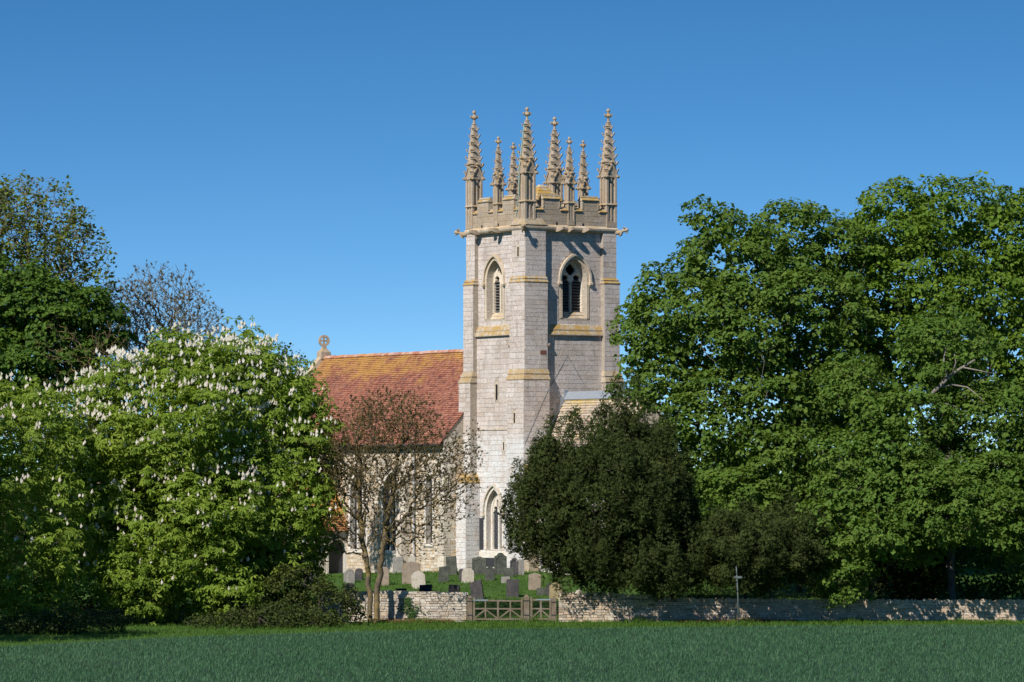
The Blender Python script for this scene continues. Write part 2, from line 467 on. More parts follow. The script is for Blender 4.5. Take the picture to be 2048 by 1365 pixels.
def wall_panel(mb, O, U, N, a0, a1, z0, z1, holes=(), depth=.5, shrink=.0, n0=0.0):
    O, U, N = map(np.asarray, (O, U, N))
    tess(mb, [(a0, z0), (a1, z0), (a1, z1), (a0, z1)], [h.pts() for h in holes], lambda a, z: O + U * a + Z3 * z + N * n0)
    for h in holes:
        p = h.pts(); q = h.pts(-shrink) if shrink else p
        k = len(p)
        V = [O + U * a + Z3 * z + N * n0 for a, z in p] + [O + U * a + Z3 * z + N * (n0 - depth) for a, z in q]
        mb.add(V, [(i, i + 1, k + i + 1, k + i) for i in range(k - 1)], .5)

def band(mb, inner, outer, O, U, N, n0, n1, tint=None, closed=False):
    """moulding between two open outlines, standing from n0 to n1"""
    O, U, N = map(np.asarray, (O, U, N))
    k = len(inner)
    P = lambda l, n: [O + U * a + Z3 * z + N * n for a, z in l]
    V = P(inner, n0) + P(inner, n1) + P(outer, n0) + P(outer, n1)
    F = []
    for i in range(k - 1):
        j = i + 1
        F += [(k + i, k + j, 3 * k + j, 3 * k + i), (i, j, k + j, k + i), (2 * k + i, 3 * k + i, 3 * k + j, 2 * k + j)]
    F += [(0, k, 3 * k, 2 * k), (k - 1, 2 * k - 1, 4 * k - 1, 3 * k - 1)]
    mb.add(V, F, tint)

STONES = []
for _i in range(10):
    r = np.random.default_rng(100 + _i)
    c = np.array([(x, y, z) for z in (-.5, .5) for x, y in ((-.5, -.5), (.5, -.5), (.5, .5), (-.5, .5))])
    STONES.append(c)
BOXF = np.array([(0, 3, 2, 1), (4, 5, 6, 7), (0, 1, 5, 4), (1, 2, 6, 5), (2, 3, 7, 6), (3, 0, 4, 7)])
_tmpl = {}
def stone_template(jit, i):
    k = (jit, i)
    if k not in _tmpl:
        r = np.random.default_rng(500 + i)
        _tmpl[k] = STONES[i] + r.uniform(-1, 1, (8, 3)) * np.array((jit * .45, jit * .3, jit))
    return _tmpl[k]
_tmesh = {}
def emit_stones(parent, stones, mat, jit=.03, name='stone', rest='stonework', n_single=300):
    """stones: (centre, U, N, length, thickness, height, tint); the largest become objects of their own"""
    stones = sorted(stones, key=lambda s: -s[3] * s[5])
    L = np.array(off(parent))
    for j, (c, U, N, l, d, h, t) in enumerate(stones[:n_single]):
        i = j % 10
        key = (jit, i, mat.name)
        if key not in _tmesh:
            _tmesh[key] = np_mesh(name, stone_template(jit, i), BOXF); _tmesh[key].materials.append(mat)
        o = bpy.data.objects.new(name, _tmesh[key])
        m = Matrix(((U[0] * l, N[0] * d, 0, c[0] - L[0]), (U[1] * l, N[1] * d, 0, c[1] - L[1]), (U[2] * l, N[2] * d, h, c[2] - L[2]), (0, 0, 0, 1)))
        o.parent = parent
        o.matrix_local = m
        COL.objects.link(o)
    V, F, T = [], [], []
    for j, (c, U, N, l, d, h, t) in enumerate(stones[n_single:]):
        p = stone_template(jit, j % 10)
        V.append(c - L + p[:, :1] * l * U + p[:, 1:2] * d * N + p[:, 2:3] * h * Z3)
        F.append(BOXF + 8 * j); T += [t] * 6
    if V:
        put(np_mesh(rest, np.concatenate(V), np.concatenate(F), np.array(T)), rest, mat, parent, 'stuff')

def courses(O, U, N, a0, a1, z0, z1, holes=(), hm=.2, hh=(.22, .34), ll=(.35, .95), joint=.016, proud=.018, thick=.12, wob=.0):
    O, U, N = map(np.asarray, (O, U, N))
    out = []
    z = z0
    while z < z1 - .06:
        h = random.uniform(*hh)
        if z + h > z1 - .1: h = z1 - z
        segs = [(a0, a1)]
        for ho in holes:
            iv = ho.interval(z, z + h, hm)
            if iv:
                ns = []
                for s0, s1 in segs:
                    if iv[1] <= s0 or iv[0] >= s1: ns.append((s0, s1)); continue
                    if iv[0] > s0: ns.append((s0, iv[0]))
                    if iv[1] < s1: ns.append((iv[1], s1))
                segs = ns
        for s0, s1 in segs:
            a = s0
            while a < s1 - .05:
                l = random.uniform(*ll)
                if a + l > s1 - ll[0] * .6: l = s1 - a
                d = thick + random.uniform(0, .6) * proud
                out.append((O + U * (a + l / 2) + Z3 * (z + h / 2 + random.uniform(-wob, wob)) + N * (proud * random.uniform(.55, 1.1) - d / 2), U, N, max(.05, l - joint), d, max(.04, h - joint), random.random()))
                a += l
        z += h
    return out

def roof_tiles(A, B, C, D, course, tw, th=.025):
    """overlapping tiles on the slope with ridge A-B and eave D-C (D under A)"""
    A, B, C, D = map(lambda p: np.asarray(p, float), (A, B, C, D))
    n = np.cross(B - A, D - A); n /= np.linalg.norm(n)
    if n[2] < 0: n = -n
    rows = int(np.linalg.norm(D - A) / course); cols = int(np.linalg.norm(B - A) / tw)
    r, c = np.meshgrid(np.arange(rows), np.arange(cols), indexing='ij')
    r = r.ravel(); c = c.ravel()
    k = len(r)
    sag = rng.normal(0, .004, rows)[r] + rng.normal(0, .006, k)
    def P(u, v, lift):
        L = A + (D - A) * v[:, None]; R = B + (C - B) * v[:, None]
        return L + (R - L) * u[:, None] + n * lift[:, None]
    u0 = np.clip((c + .5 * (r % 2) + .02) / cols, 0, 1); u1 = np.clip((c + 1 + .5 * (r % 2) - .03) / cols, 0, 1)
    v0 = r / rows; v1 = (r + 1.12 + rng.uniform(-.04, .04, k)) / rows
    lo = .004 + sag * 0; hi = th + .012 + sag
    z = np.zeros(k)
    V = np.stack([P(u0, v0, z + .004), P(u1, v0, z + .004), P(u1, v1, hi), P(u0, v1, hi), P(u1, v1, hi - th), P(u0, v1, hi - th)], 1).reshape(-1, 3)
    b = np.arange(k)[:, None] * 6
    F = np.concatenate([b + np.array((0, 1, 2, 3)), b + np.array((3, 2, 4, 5))])
    t = rng.random(k)
    return V, F, np.concatenate([t, t])

# ------------------------------------------------------------------ the church
AN = math.radians(33)
TX, TY = 1.713, 235.0
TU = np.array((math.sin(AN), -math.cos(AN), 0))       # normal of the tower's right-hand face
TN = np.array((-math.cos(AN), -math.sin(AN), 0))      # normal of the tower's left-hand face
TC = np.array((TX, TY, 0.))
def TP(p, q, z): return TC + TU * p + TN * q + Z3 * z
church = thing('church', 'pale limestone church with pinnacled tower and red tiled nave roof', 'church', (TX, TY, 2.0))
GZ = 1.2                      # foot of the walls, below the turf
SW = 2.95                     # half width of the tower wall
FACES = {'R': (TU, -TN), 'L': (TN, TU)}      # outward normal, direction to the ... along the face
# in face R the coordinate a runs along -q (to the right), in face L along +p (to the right, towards the near corner)

def face(kind, d):
    """frame of a tower face at distance d from the tower's axis"""
    if kind == 'R': return TC + TU * d, -TN, TU
    return TC + TN * d, TU, TN

tower = MB()
tw_stones = []
# belfry windows
belR = Hole(.40, .86, 16.75, 19.0, 1.22)
belL = Hole(-.45, .86, 16.75, 19.0, 1.22)
lowL = Hole(-.36, .84, 3.2, 5.42, 1.32)
SL = SW + .10                  # wall below the sill string
STR0, STR1 = 15.75, 16.35
for kind, bel in (('R', belR), ('L', belL)):
    O, U, N = face(kind, SW)
    e0, e1 = (-1.85, 2.3) if kind == 'R' else (-2.3, 1.85)
    wall_panel(tower, O, U, N, e0 - .5, e1 + .5, STR0, 22.0, [bel], .42, .07)
    tw_stones += courses(O, U, N, e0, e1, STR1, 21.9, [bel], .26)
    O, U, N = face(kind, SL)
    holes = [lowL] if kind == 'L' else []
    slits = [Hole(-.08, .12, 12.0, 12.9, .02), Hole(.68, .07, 9.05, 9.5, .02)] if kind == 'L' else []
    wall_panel(tower, O, U, N, e0 - .6, e1 + .6, GZ, STR0 + .2, holes + slits, .42, 0)
    tw_stones += courses(O, U, N, e0, e1, GZ, STR0, holes + slits, .06 if kind == 'R' else .10)
# the two hidden walls and the top
for q in (-1, 1):
    pass
tower.box(TC, TU, TN, -SW, SW - 1.1, GZ, 22.1, -SW, SW - 1.1, .5)
tower.build('tower_wall', M['mortar'], church)
tower_wall = [o for o in church.children if o.name.startswith('tower_wall')][0]

# clasping buttresses and stair turret: (sp, sq, stages)
turret_holes = {'L': [Hole(2.45, .08, 20.3, 20.85, .02), Hole(2.52, .08, 10.6, 11.2, .02)], 'R': []}
def corner(name, sp, sq, stages, vis):
    """stages: (z0, z1, outer, width); weathering between stages"""
    mb = MB()
    slabs = []
    for i, (z0, z1, h, wd) in enumerate(stages):
        p0, p1 = sorted((sp * h, sp * (h - wd))); q0, q1 = sorted((sq * h, sq * (h - wd)))
        for kind in 'RL':
            pass
        mb.box(TC, TU, TN, p0, p1, z0, z1, q0, q1, .4)
        for kind in vis:
            O, U, N = face(kind, h)
            if kind == 'R': a0, a1 = -q1, -q0
            else: a0, a1 = p0, p1
            hs_ = turret_holes[kind] if (sp > 0 and sq > 0) else []
            tw_stones.extend(courses(O, U, N, a0, a1, z0, z1, [x for x in hs_ if z0 < x.z0 < z1], .02))
        if i + 1 < len(stages):
            z0n, _, hn, wn = stages[i + 1]
            # sloping weathering in two slabs with a drip
            zz = np.linspace(z1, z0n, 3)
            for j in range(2):
                t0, t1 = j / 2, (j + 1) / 2
                ho, wo = h + (hn - h) * t0 + .05, wd + (wn - wd) * t0 + .10
                hi, wi = h + (hn - h) * t1 + .015, wd + (wn - wd) * t1 + .03
                R = []
                for hh_, ww_, z in ((ho - .03, wo - .06, zz[j] - .02), (ho, wo, zz[j] + .05), (hi, wi, zz[j + 1])):
                    a, b = sorted((sp * hh_, sp * (hh_ - ww_))); c, d = sorted((sq * hh_, sq * (hh_ - ww_)))
                    R.append([TP(a, c, z), TP(b, c, z), TP(b, d, z), TP(a, d, z)])
                wb = MB(); wb.loft(R); slabs.append(wb)
    o = mb.build(name, M['mortar'], church)
    for wb in slabs: wb.build('weathering', M['coping'], o)
    return o
turret = corner('stair_turret', 1, 1, [(GZ, 13.1, 3.5, 1.78), (13.75, 18.76, 3.34, 1.6), (19.15, 22.0, 3.2, 1.42)], 'RL')
corner('buttress', -1, 1, [(GZ, 7.1, 4.05, 2.15), (7.7, 13.0, 3.52, 1.28), (13.7, 18.8, 3.32, 1.08), (19.15, 22.0, 3.2, .95)], 'L')
corner('buttress', 1, -1, [(GZ, 13.0, 3.5, 1.25), (13.7, 18.8, 3.34, 1.08), (19.15, 22.0, 3.2, .95)], 'R')
corner('buttress', -1, -1, [(GZ, 13.0, 3.5, 1.25), (13.7, 18.8, 3.34, 1.08), (19.15, 22.0, 3.2, .95)], '')
# the visible side of the projecting left buttress foot
O = TP(-4.05 + 2.15, 0, 0)
tw_stones += courses(O, -TN, TU, -4.05, -3.05, GZ, 7.1)
emit_stones(tower_wall, tw_stones, M['ashlar'], .02, 'stone', 'ashlar_stonework')

# slit windows: dark openings
def dark_slit(kind, d, hs_):
    for h in hs_:
        mb = MB(); O, U, N = face(kind, d)
        mb.box(O, U, N, h.c - h.b, h.c + h.b, h.z0, h.zs, -.3, .006, .5)
        b2 = MB()
        for a in (h.c - h.b - .09, h.c + h.b):
            b2.box(O, U, N, a, a + .09, h.z0 - .05, h.zs + .12, -.3, .022)
        b2.box(O, U, N, h.c - h.b, h.c + h.b, h.zs, h.zs + .12, -.3, .025)
        o = mb.build('slit_window', M['dark'], church); b2.build('slit_surround', M['dressed'], o)
dark_slit('L', SL, [Hole(-.08, .12, 12.0, 12.9, .02), Hole(.68, .07, 9.05, 9.5, .02)])
dark_slit('L', 3.2, [turret_holes['L'][0]])
dark_slit('L', 3.5, [turret_holes['L'][1]])

# belfry and west windows
def quatrefoil(c, z, r):
    P = []
    for k in range(4):
        for t in np.linspace(-.62, .62, 5):
            an = k * math.pi / 2 + t * 1.25
            cx_, cz_ = c + r * .5 * math.cos(k * math.pi / 2), z + r * .5 * math.sin(k * math.pi / 2)
            P.append((cx_ + r * .5 * math.cos(an), cz_ + r * .5 * math.sin(an)))
    return P
def cusped(c, b, z0, zs, rise):
    P = arch_pts(c, b, z0, zs, rise, 6)
    out = []
    for i, (a, z) in enumerate(P):
        if z > zs + rise * .2 and z < zs + rise * .5: a = c + (a - c) * .62
        out.append((a, z))
    return out

def two_light_window(name, kind, d, hole, rec, louvred, glassz=None):
    O, U, N = face(kind, d)
    O, U, N = map(np.asarray, (O, U, N))
    c, b, zs, rise = hole.c, hole.b - (.07 if louvred else .14), hole.zs, hole.rise
    bot = hole.z0 + (.38 if louvred else .0)
    fr = MB()
    # surround of dressed stones flush with the wall, arch band and chamfered order
    p_in, p_out = hole.pts(0), hole.pts(.17)
    band(fr, p_in, p_out, O, U, N, -.05, .03)
    win = fr.build(name, M['dressed'] if louvred else M['clean'], church)
    hd = MB()
    hs2 = Hole(c, hole.b, zs - .12, zs, rise)
    band(hd, hs2.pts(.17), hs2.pts(.29), O, U, N, 0, .15)
    hd.build('hood_mould', M['dressed'], win)
    for sgn in (-1, 1):
        hm = MB()
        cc = O + U * (c + sgn * (hole.b + .23)) + Z3 * (zs - .2)
        hm.loft([[cc + U * x * r + N * (.08 + y * r) + Z3 * z for x, y in ((-1, -1), (1, -1), (1, 1), (-1, 1))] for z, r in ((-.16, .05), (-.06, .11), (.04, .11), (.1, .07))])
        hm.build('label_stop', M['dressed'], win)
    # inner order: splayed jambs
    io = MB()
    band(io, Hole(c, b - .02, bot, zs, rise - .14).pts(), Hole(c, hole.b + .01, bot - .02, zs, rise).pts(), O, U, N, -rec - .1, -rec + .04)
    io.build('inner_order', M['clean'], win)
    # tracery plate
    tr = MB()
    outer = arch_pts(c, b, bot, zs, rise - .1, 9)
    mw = .055
    lw = (b - mw - .035) / 2
    lz = zs - (.12 if louvred else .05)
    holes = []
    for sgn in (-1, 1):
        holes.append(cusped(c + sgn * (lw + mw), lw, bot + .02, lz, lw * 1.25))
    holes.append(quatrefoil(c, zs + rise * .50, .34) if louvred else arch_pts(c - .16, .1, zs + .28, zs + .55, .2, 4))
    if not louvred: holes.append(arch_pts(c + .16, .1, zs + .28, zs + .55, .2, 4))
    for n in (0, -.16):
        tess(tr, outer[::1], holes, lambda a, z, n=n: O + U * a + Z3 * z + N * (-rec + n))
    for h in holes:
        k = len(h)
        V = [O + U * a + Z3 * z + N * (-rec) for a, z in h] + [O + U * a + Z3 * z + N * (-rec - .16) for a, z in h]
        tr.add(V, [(i, (i + 1) % k, k + (i + 1) % k, k + i) for i in range(k)])
    tr.build('tracery', M['clean'], win)
    mu = MB()
    mu.prism([(-.06, 0), (-.025, .06), (.025, .06), (.06, 0)], O + U * c + Z3 * bot + N * (-rec + .003), U, N, Z3, 0, lz - bot, None)
    mu.build('mullion', M['clean'], win)
    dk = MB()
    dk.box(O, U, N, c - hole.b, c + hole.b, bot - .3, zs + rise, -rec - .62, -rec - .55)
    dk.build('dark_interior' if louvred else 'glazing_backing', M['dark'], win)
    if louvred:
        for sgn in (-1, 1):
            a = c + sgn * (lw + mw)
            z = bot + .06
            while z < lz + .1:
                lv = MB()
                P = [(-.22, .13), (-.20, .15), (-.02, .03), (-.04, .005)]
                lv.prism([(n_, z_) for n_, z_ in P], O + U * (a - lw + .004) + Z3 * z + N * (-rec - .06), N, Z3, U, 0, 2 * lw - .008)
                lv.build('louvre', M['louvre'], win)
                z += .172
    else:
        for sgn in (-1, 1):
            a = c + sgn * (lw + mw)
            gl = MB()
            tess(gl, arch_pts(a, lw + .03, bot, lz, lw * 1.55, 6), [], lambda x, z: O + U * x + Z3 * z + N * (-rec - .09))
            g = gl.build('glass_light', M['glass'], win)
            ll = MB()
            for k in range(-3, 14):
                for dd in (-1, 1):
                    x0_, z0_ = -lw, bot + k * .3
                    P0 = O + U * (a - lw * dd) + Z3 * max(bot, z0_) + N * (-rec - .08)
                    P1 = O + U * (a + lw * dd) + Z3 * min(lz + .15, z0_ + lw * 2.6) + N * (-rec - .08)
                    if P1[2] > P0[2] + .1: ll.tube([P0, P1], .008, 3)
            for z in np.arange(bot + .5, lz, .62):
                ll.tube([O + U * (a - lw) + Z3 * z + N * (-rec - .075), O + U * (a + lw) + Z3 * z + N * (-rec - .075)], .014, 4)
            ll.build('lead_lattice', M['leadline'], win if False else win)
    # sloping sill
    sl = MB()
    steps = 4 if louvred else 1
    zb, zt = (16.3, bot) if louvred else (bot - .16, bot)
    for j in range(steps):
        za, zb_ = zb + (zt - zb) * j / steps, zb + (zt - zb) * (j + 1) / steps
        na, nb = .05 - (rec + .05) * j / steps, .03 - (rec + .05) * (j + 1) / steps
        wd = hole.b + .14 - .26 * j / steps if louvred else hole.b + .25
        sl.loft([[O + U * (c - wd) + Z3 * za + N * (na - .5), O + U * (c + wd) + Z3 * za + N * (na - .5), O + U * (c + wd) + Z3 * za + N * na, O + U * (c - wd) + Z3 * za + N * na],
                 [O + U * (c - wd) + Z3 * (za + .05) + N * (na - .5), O + U * (c + wd) + Z3 * (za + .05) + N * (na - .5), O + U * (c + wd) + Z3 * (za + .05) + N * na, O + U * (c - wd) + Z3 * (za + .05) + N * na],
                 [O + U * (c - wd + .03) + Z3 * zb_ + N * (nb - .4), O + U * (c + wd - .03) + Z3 * zb_ + N * (nb - .4), O + U * (c + wd - .03) + Z3 * zb_ + N * nb, O + U * (c - wd + .03) + Z3 * zb_ + N * nb]])
    sl.build('sill', M['dressed'] if louvred else M['clean'], win)
    return win
two_light_window('belfry_window', 'R', SW, belR, .42, True)
two_light_window('belfry_window', 'L', SW, belL, .42, True)
two_light_window('tower_window', 'L', SL, lowL, .34, False)

# sill string below the belfry stage: two weathered slabs on each face
for kind, e0, e1 in (('R', -1.74, 2.34), ('L', -2.34, 1.74)):
    O, U, N = face(kind, SW)
    mb = MB()
    for z0, z1, n0, n1 in ((STR0, 16.05, .24, .14), (16.03, STR1 + .02, .15, .02)):
        mb.loft([[O + U * e0 + Z3 * z + N * -.05, O + U * e1 + Z3 * z + N * -.05, O + U * e1 + Z3 * z + N * n, O + U * e0 + Z3 * z + N * n] for z, n in ((z0 - .03, n0 - .05), (z0, n0 + .02), (z0 + .06, n0 + .02), (z1, n1))])
    mb.build('sill_string', M['coping'], church)
# thin offset on the left face
O, U, N = face('L', SL)
mb = MB(); mb.box(O, U, N, -2.2, 1.72, 10.22, 10.32, -.02, .06); mb.build('offset_course', M['dressed'], church)

# main string course under the parapet
def ring(h, z): return [TP(h, h, z), TP(h, -h, z), TP(-h, -h, z), TP(-h, h, z)]
mb = MB(); mb.loft([ring(h, z) for h, z in ((3.12, 21.78), (3.24, 21.84), (3.29, 21.92), (3.31, 22.02), (3.26, 22.08), (3.18, 22.16))])
mb.build('string_course', M['dressed'], church)

# parapet
HP = 3.17
mb = MB(); pst = []
cop = MB()
for d, u in ((TU, -TN), (TN, TU), (-TU, TN), (-TN, -TU)):
    O = TC + d * HP
    mb.box(O, u, d, -HP + .01, HP - .01, 22.05, 23.02, -.36, 0)
    front = d is TU or d is TN
    if front:
        pst += courses(O, u, d, -HP + .3, HP - .3, 22.1, 23.0, hh=(.28, .36), ll=(.55, 1.1), proud=.014)
    for s in (-1, 1):
        m0, m1 = (.80, 1.94) if s > 0 else (-1.94, -.80)
        mb.box(O, u, d, m0, m1, 23.02, 23.68, -.36, 0)
        if front: pst += courses(O, u, d, m0, m1, 23.03, 23.66, hh=(.3, .34), ll=(.5, .8), proud=.014)
        # merlon coping: weathering and roll on top
        def slab(a0, a1, z0, zt, over):
            cop.loft([[O + u * x0 + d * n0 + Z3 * z, O + u * x1 + d * n0 + Z3 * z, O + u * x1 + d * n1 + Z3 * z, O + u * x0 + d * n1 + Z3 * z]
                      for x0, x1, n0, n1, z in ((a0, a1, -.40, over - .03, z0 - .03), (a0, a1, -.42, over, z0 + .02), (a0 + .02, a1 - .02, -.24, -.13, zt))])
        slab(m0 - .05, m1 + .05, 23.66, 23.86, .09)
        cop.box(O, u, d, m0 - .03, m1 + .03, 23.84, 23.93, -.27, -.06, None, (.0, .03))
        for e0, e1 in (((.24, .78), (1.96, 2.52)) if s > 0 else ((-.78, -.24), (-2.52, -1.96))):
            slab(e0, e1, 23.0, 23.15, .10)
            cop.box(O, u, d, e0, e1, 23.13, 23.20, -.25, -.10, None, (.0, .03))
            # side rolls of the embrasure
        for ee in (m0 - .02, m1 - .06):
            cop.box(O, u, d, ee, ee + .08, 23.15, 23.66, -.38, .03)
par = mb.build('parapet', M['mortar'], church)
emit_stones(par, pst, M['pinnacle'], .015, 'stone', 'parapet_stonework', 80)
cop.build('battlement_coping', M['coping'], par)
# sloped weathering at the near corner above the string
mb = MB()
mb.loft([[TP(a, b, z), TP(HP + e, b, z), TP(HP + e, HP + e, z), TP(a, HP + e, z)] for a, b, e, z in ((1.7, 1.7, .16, 22.12), (1.8, 1.8, .15, 22.17), (2.05, 2.05, .03, 22.5))])
mb.build('corner_weathering', M['coping'], church)
# tower roof and its cap
mb = MB(); mb.box(TC, TU, TN, -2.9, 2.9, 22.0, 22.3, -2.9, 2.9); mb.build('tower_roof', M['lead'], church)
mb = MB(); mb.box(TC, TU, TN, -.85, .85, 22.2, 23.75, -.85, .85)
cap = mb.build('roof_cap', M['pinnacle'], church)
mb = MB()
for j in range(5):
    r0, r1 = 1.0 - j * .18, 1.0 - j * .18 - .17
    mb.loft([[TP(-r, -r, z), TP(r, -r, z), TP(r, r, z), TP(-r, r, z)] for r, z in ((r0, 23.72 + j * .2), (r0 + .02, 23.76 + j * .2), (r1, 23.94 + j * .2))])
mb.build('cap_roof', M['coping'], cap)

# pinnacles
def pinnacle(p, q, wd, z0, zg, zt, ncr, seed):
    r = random.Random(seed)
    c = TP(p, q, 0)
    hw = wd / 2
    mb = MB()
    core = hw * .80
    mb.box(c, TU, TN, -core, core, z0, zg + .15, -core, core)
    zb = 23.55                                              # base block and mid band
    rb = hw * .2
    for sx in (-1, 0, 1):
        for sy in (-1, 0, 1):
            if sx == 0 and sy == 0: continue
            if abs(sx) + abs(sy) == 1 and wd < .5: pass
            cx_, cy_ = sx * (hw - rb), sy * (hw - rb)
            rr = rb if sx and sy else rb * .62
            mb.box(c, TU, TN, cx_ - rr, cx_ + rr, z0 + .3, zg + .05, cy_ - rr, cy_ + rr)
    mb.box(c, TU, TN, -hw - .004, hw + .004, z0, z0 + .32, -hw - .004, hw + .004)
    for zz in (23.42,):
        mb.loft([[c + TU * x * h + TN * y * h + Z3 * z for x, y in ((-1, -1), (1, -1), (1, 1), (-1, 1))] for h, z in ((hw, zz), (hw + .045, zz + .03), (hw + .045, zz + .07), (hw, zz + .13))])
    sh = mb.build('pinnacle', M['pinnacle'], church, bevel=.012)
    # gablets
    gh = wd * .95
    for d, u in ((TU, TN), (TN, TU), (-TU, TN), (-TN, TU)):
        gb = MB()
        O = c + d * hw + Z3 * zg
        for s in (-1, 1):
            gb.prism([(s * (hw + .06), -.10), (s * (hw + .06), .02), (0, gh + .12), (0, gh - .06)], O, u, Z3, d, -.10, .06)
        gb.prism([(-hw, -.06), (hw, -.06), (0, gh - .05)], O, u, Z3, d, -.16, .0)
        for s in (-1, 1):
            gb.loft([[O + u * s * (hw + .07 + .02 * k) + d * .0 + Z3 * (-.10 + .05 * k) + u * x * e + d * y * e for x, y in ((-1, -1), (1, -1), (1, 1), (-1, 1))] for k, e in ((0, .03), (1, .075), (2, .06), (3, .03))])
        gb.loft([[O + Z3 * (gh + .05 + k * .06) + u * x * e + d * (y * e + .03) for x, y in ((-1, -1), (1, -1), (1, 1), (-1, 1))] for k, e in ((0, .05), (1, .10), (2, .08), (3, .03))])
        gb.build('gablet', M['pinnacle'], sh)
    # spirelet with crockets on its four edges
    sp = MB()
    zs_, zf = zg + .1, zt - .16 * (zt - zg) - .22
    ring_ = lambda h, z: [c + TU * x * h + TN * y * h + Z3 * z for x, y in ((-1, -1), (1, -1), (1, 1), (-1, 1))]
    b0, b1 = hw * .97, .115 if wd > .5 else .085
    sp.loft([ring_(b0, zs_), ring_(b1, zf)])
    cs = .135 if wd > .5 else .10
    for k in range(ncr):
        t = (k + .55) / (ncr + .1)
        z = zs_ + (zf - zs_) * t
        hh_ = b0 + (b1 - b0) * t
        for x, y in ((-1, -1), (1, -1), (1, 1), (-1, 1)):
            dirv = (TU * x + TN * y) / math.sqrt(2)
            tn = np.cross(dirv, Z3)
            s = cs * r.uniform(.85, 1.2) * (1.12 - .35 * t)
            base = c + TU * x * hh_ + TN * y * hh_ + Z3 * z
            R = []
            for kk, (o_, zz, e) in enumerate(((-.5, -.7, .5), (.25, -.5, .8), (.72, -.05, .95), (.8, .45, .8), (.5, .75, .35))):
                m = base + dirv * o_ * s + Z3 * zz * s
                R.append([m + tn * e * s * a + (dirv * .4 + Z3 * .6) * e * s * b for a, b in ((-1, -.8), (1, -.8), (1, .8), (-1, .8))])
            sp.loft(R)
    sp.build('spirelet', M['pinnacle'], sh)
    fi = MB()
    H = zt - zf
    b1 *= .78
    prof = [(b1 * .9, 0), (b1 * 1.6, .04), (b1 * 1.6, .08), (b1 * .8, .12), (b1 * .75, .34), (b1 * 1.3, .40), (b1 * 1.9, .50), (b1 * 1.3, .60), (b1 * .75, .66), (b1 * .8, .74), (b1 * 1.35, .84), (b1 * 1.1, .94), (b1 * .3, 1.0)]
    fi.loft([[c + Z3 * (zf + H * z) + (TU * math.cos(a) + TN * math.sin(a)) * rr for a in np.linspace(0, 2 * math.pi, 8, endpoint=False)] for rr, z in prof])
    for d in (TU, TN, -TU, -TN):
        tn = np.cross(d, Z3)
        m = c + Z3 * (zf + H * .5)
        fi.loft([[m + d * o_ + Z3 * zz + tn * e * a + Z3 * e * b for a, b in ((-1, -1), (1, -1), (1, 1), (-1, 1))] for o_, zz, e in ((b1, -.03, .03), (b1 * 2.2, .0, .055), (b1 * 2.9, .06, .05), (b1 * 2.8, .11, .02))])
    fi.build('finial', M['pinnacle'], sh, smooth=False)
    return sh
CP = 2.86
for i, (sp_, sq_, zt_) in enumerate(((1, 1, 28.95), (1, -1, 29.15), (-1, 1, 29.2), (-1, -1, 29.1))):
    pinnacle(sp_ * CP, sq_ * CP, .74, 22.15, 25.15, zt_, 7, 40 + i)
for i, (p_, q_, zt_) in enumerate(((3.0, 0, 27.35), (0, 3.0, 27.45), (-3.0, 0, 27.45), (0, -3.0, 27.5))):
    pinnacle(p_, q_, .46, 22.15, 24.65, zt_, 4, 60 + i)
# lightning conductor on the near pinnacle
mb = MB()
mb.tube([TP(2.80, 3.02, 28.0), TP(2.74, 3.14, 26.8), TP(2.70, 3.28, 25.75), TP(2.70, 3.31, 25.2), TP(2.64, 3.275, 23.9), TP(2.42, 3.275, 23.2), TP(2.25, 3.21, 22.6)], .022, 5)
mb.build('lightning_conductor', M['copper'], church)

# gargoyles and small corbels on the string
def gargoyle(base, d, L, seed):
    r = random.Random(seed)
    t = np.cross(Z3, d); t /= np.linalg.norm(t)
    mb = MB()
    def sec(o_, z, wx_, hz): return [base + d * o_ + Z3 * z + t * wx_ * math.cos(a) + Z3 * hz * math.sin(a) for a in np.linspace(0, 2 * math.pi, 8, endpoint=False)]
    mb.loft([sec(-.2, -.12, .13, .14), sec(.1 * L, -.14, .14, .15), sec(.3 * L, -.10, .12, .12), sec(.5 * L, -.02, .10, .10), sec(.66 * L, .0, .12, .12), sec(.8 * L, .01, .13, .13), sec(.92 * L, .0, .09, .08), sec(L, .02, .05, .05)])
    body = mb.build('gargoyle', M['pinnacle'], church, smooth=True)
    jw = MB(); jw.loft([sec(.72 * L, -.13, .08, .05), sec(.85 * L, -.15, .075, .035), sec(.97 * L, -.13, .05, .02)]); jw.build('jaw', M['pinnacle'], body)
    for s in (-1, 1):
        er = MB(); er.loft([[base + d * (.64 * L + dx) + t * s * (.08 + k * .05) + Z3 * (.08 + k * .07) + t * a * e + d * b * e for a, b in ((-1, -1), (1, -1), (1, 1), (-1, 1))] for k, e, dx in ((0, .05, 0), (1, .045, -.03), (2, .01, -.08))]); er.build('ear', M['pinnacle'], body)
        lg = MB(); lg.tube([base + d * .35 * L + t * s * .1 - Z3 * .12, base + d * .28 * L + t * s * .13 - Z3 * .26, base + d * .1 * L + t * s * .12 - Z3 * .34], [.06, .05, .035], 6); lg.build('leg', M['pinnacle'], body)
    return body
for sp_, sq_ in ((1, 1), (1, -1), (-1, 1)):
    d = TU * sp_ + TN * sq_; d = d / np.linalg.norm(d)
    gargoyle(TP(sp_ * 3.28, sq_ * 3.28, 21.98), d, .62, sp_ + 3 * sq_)
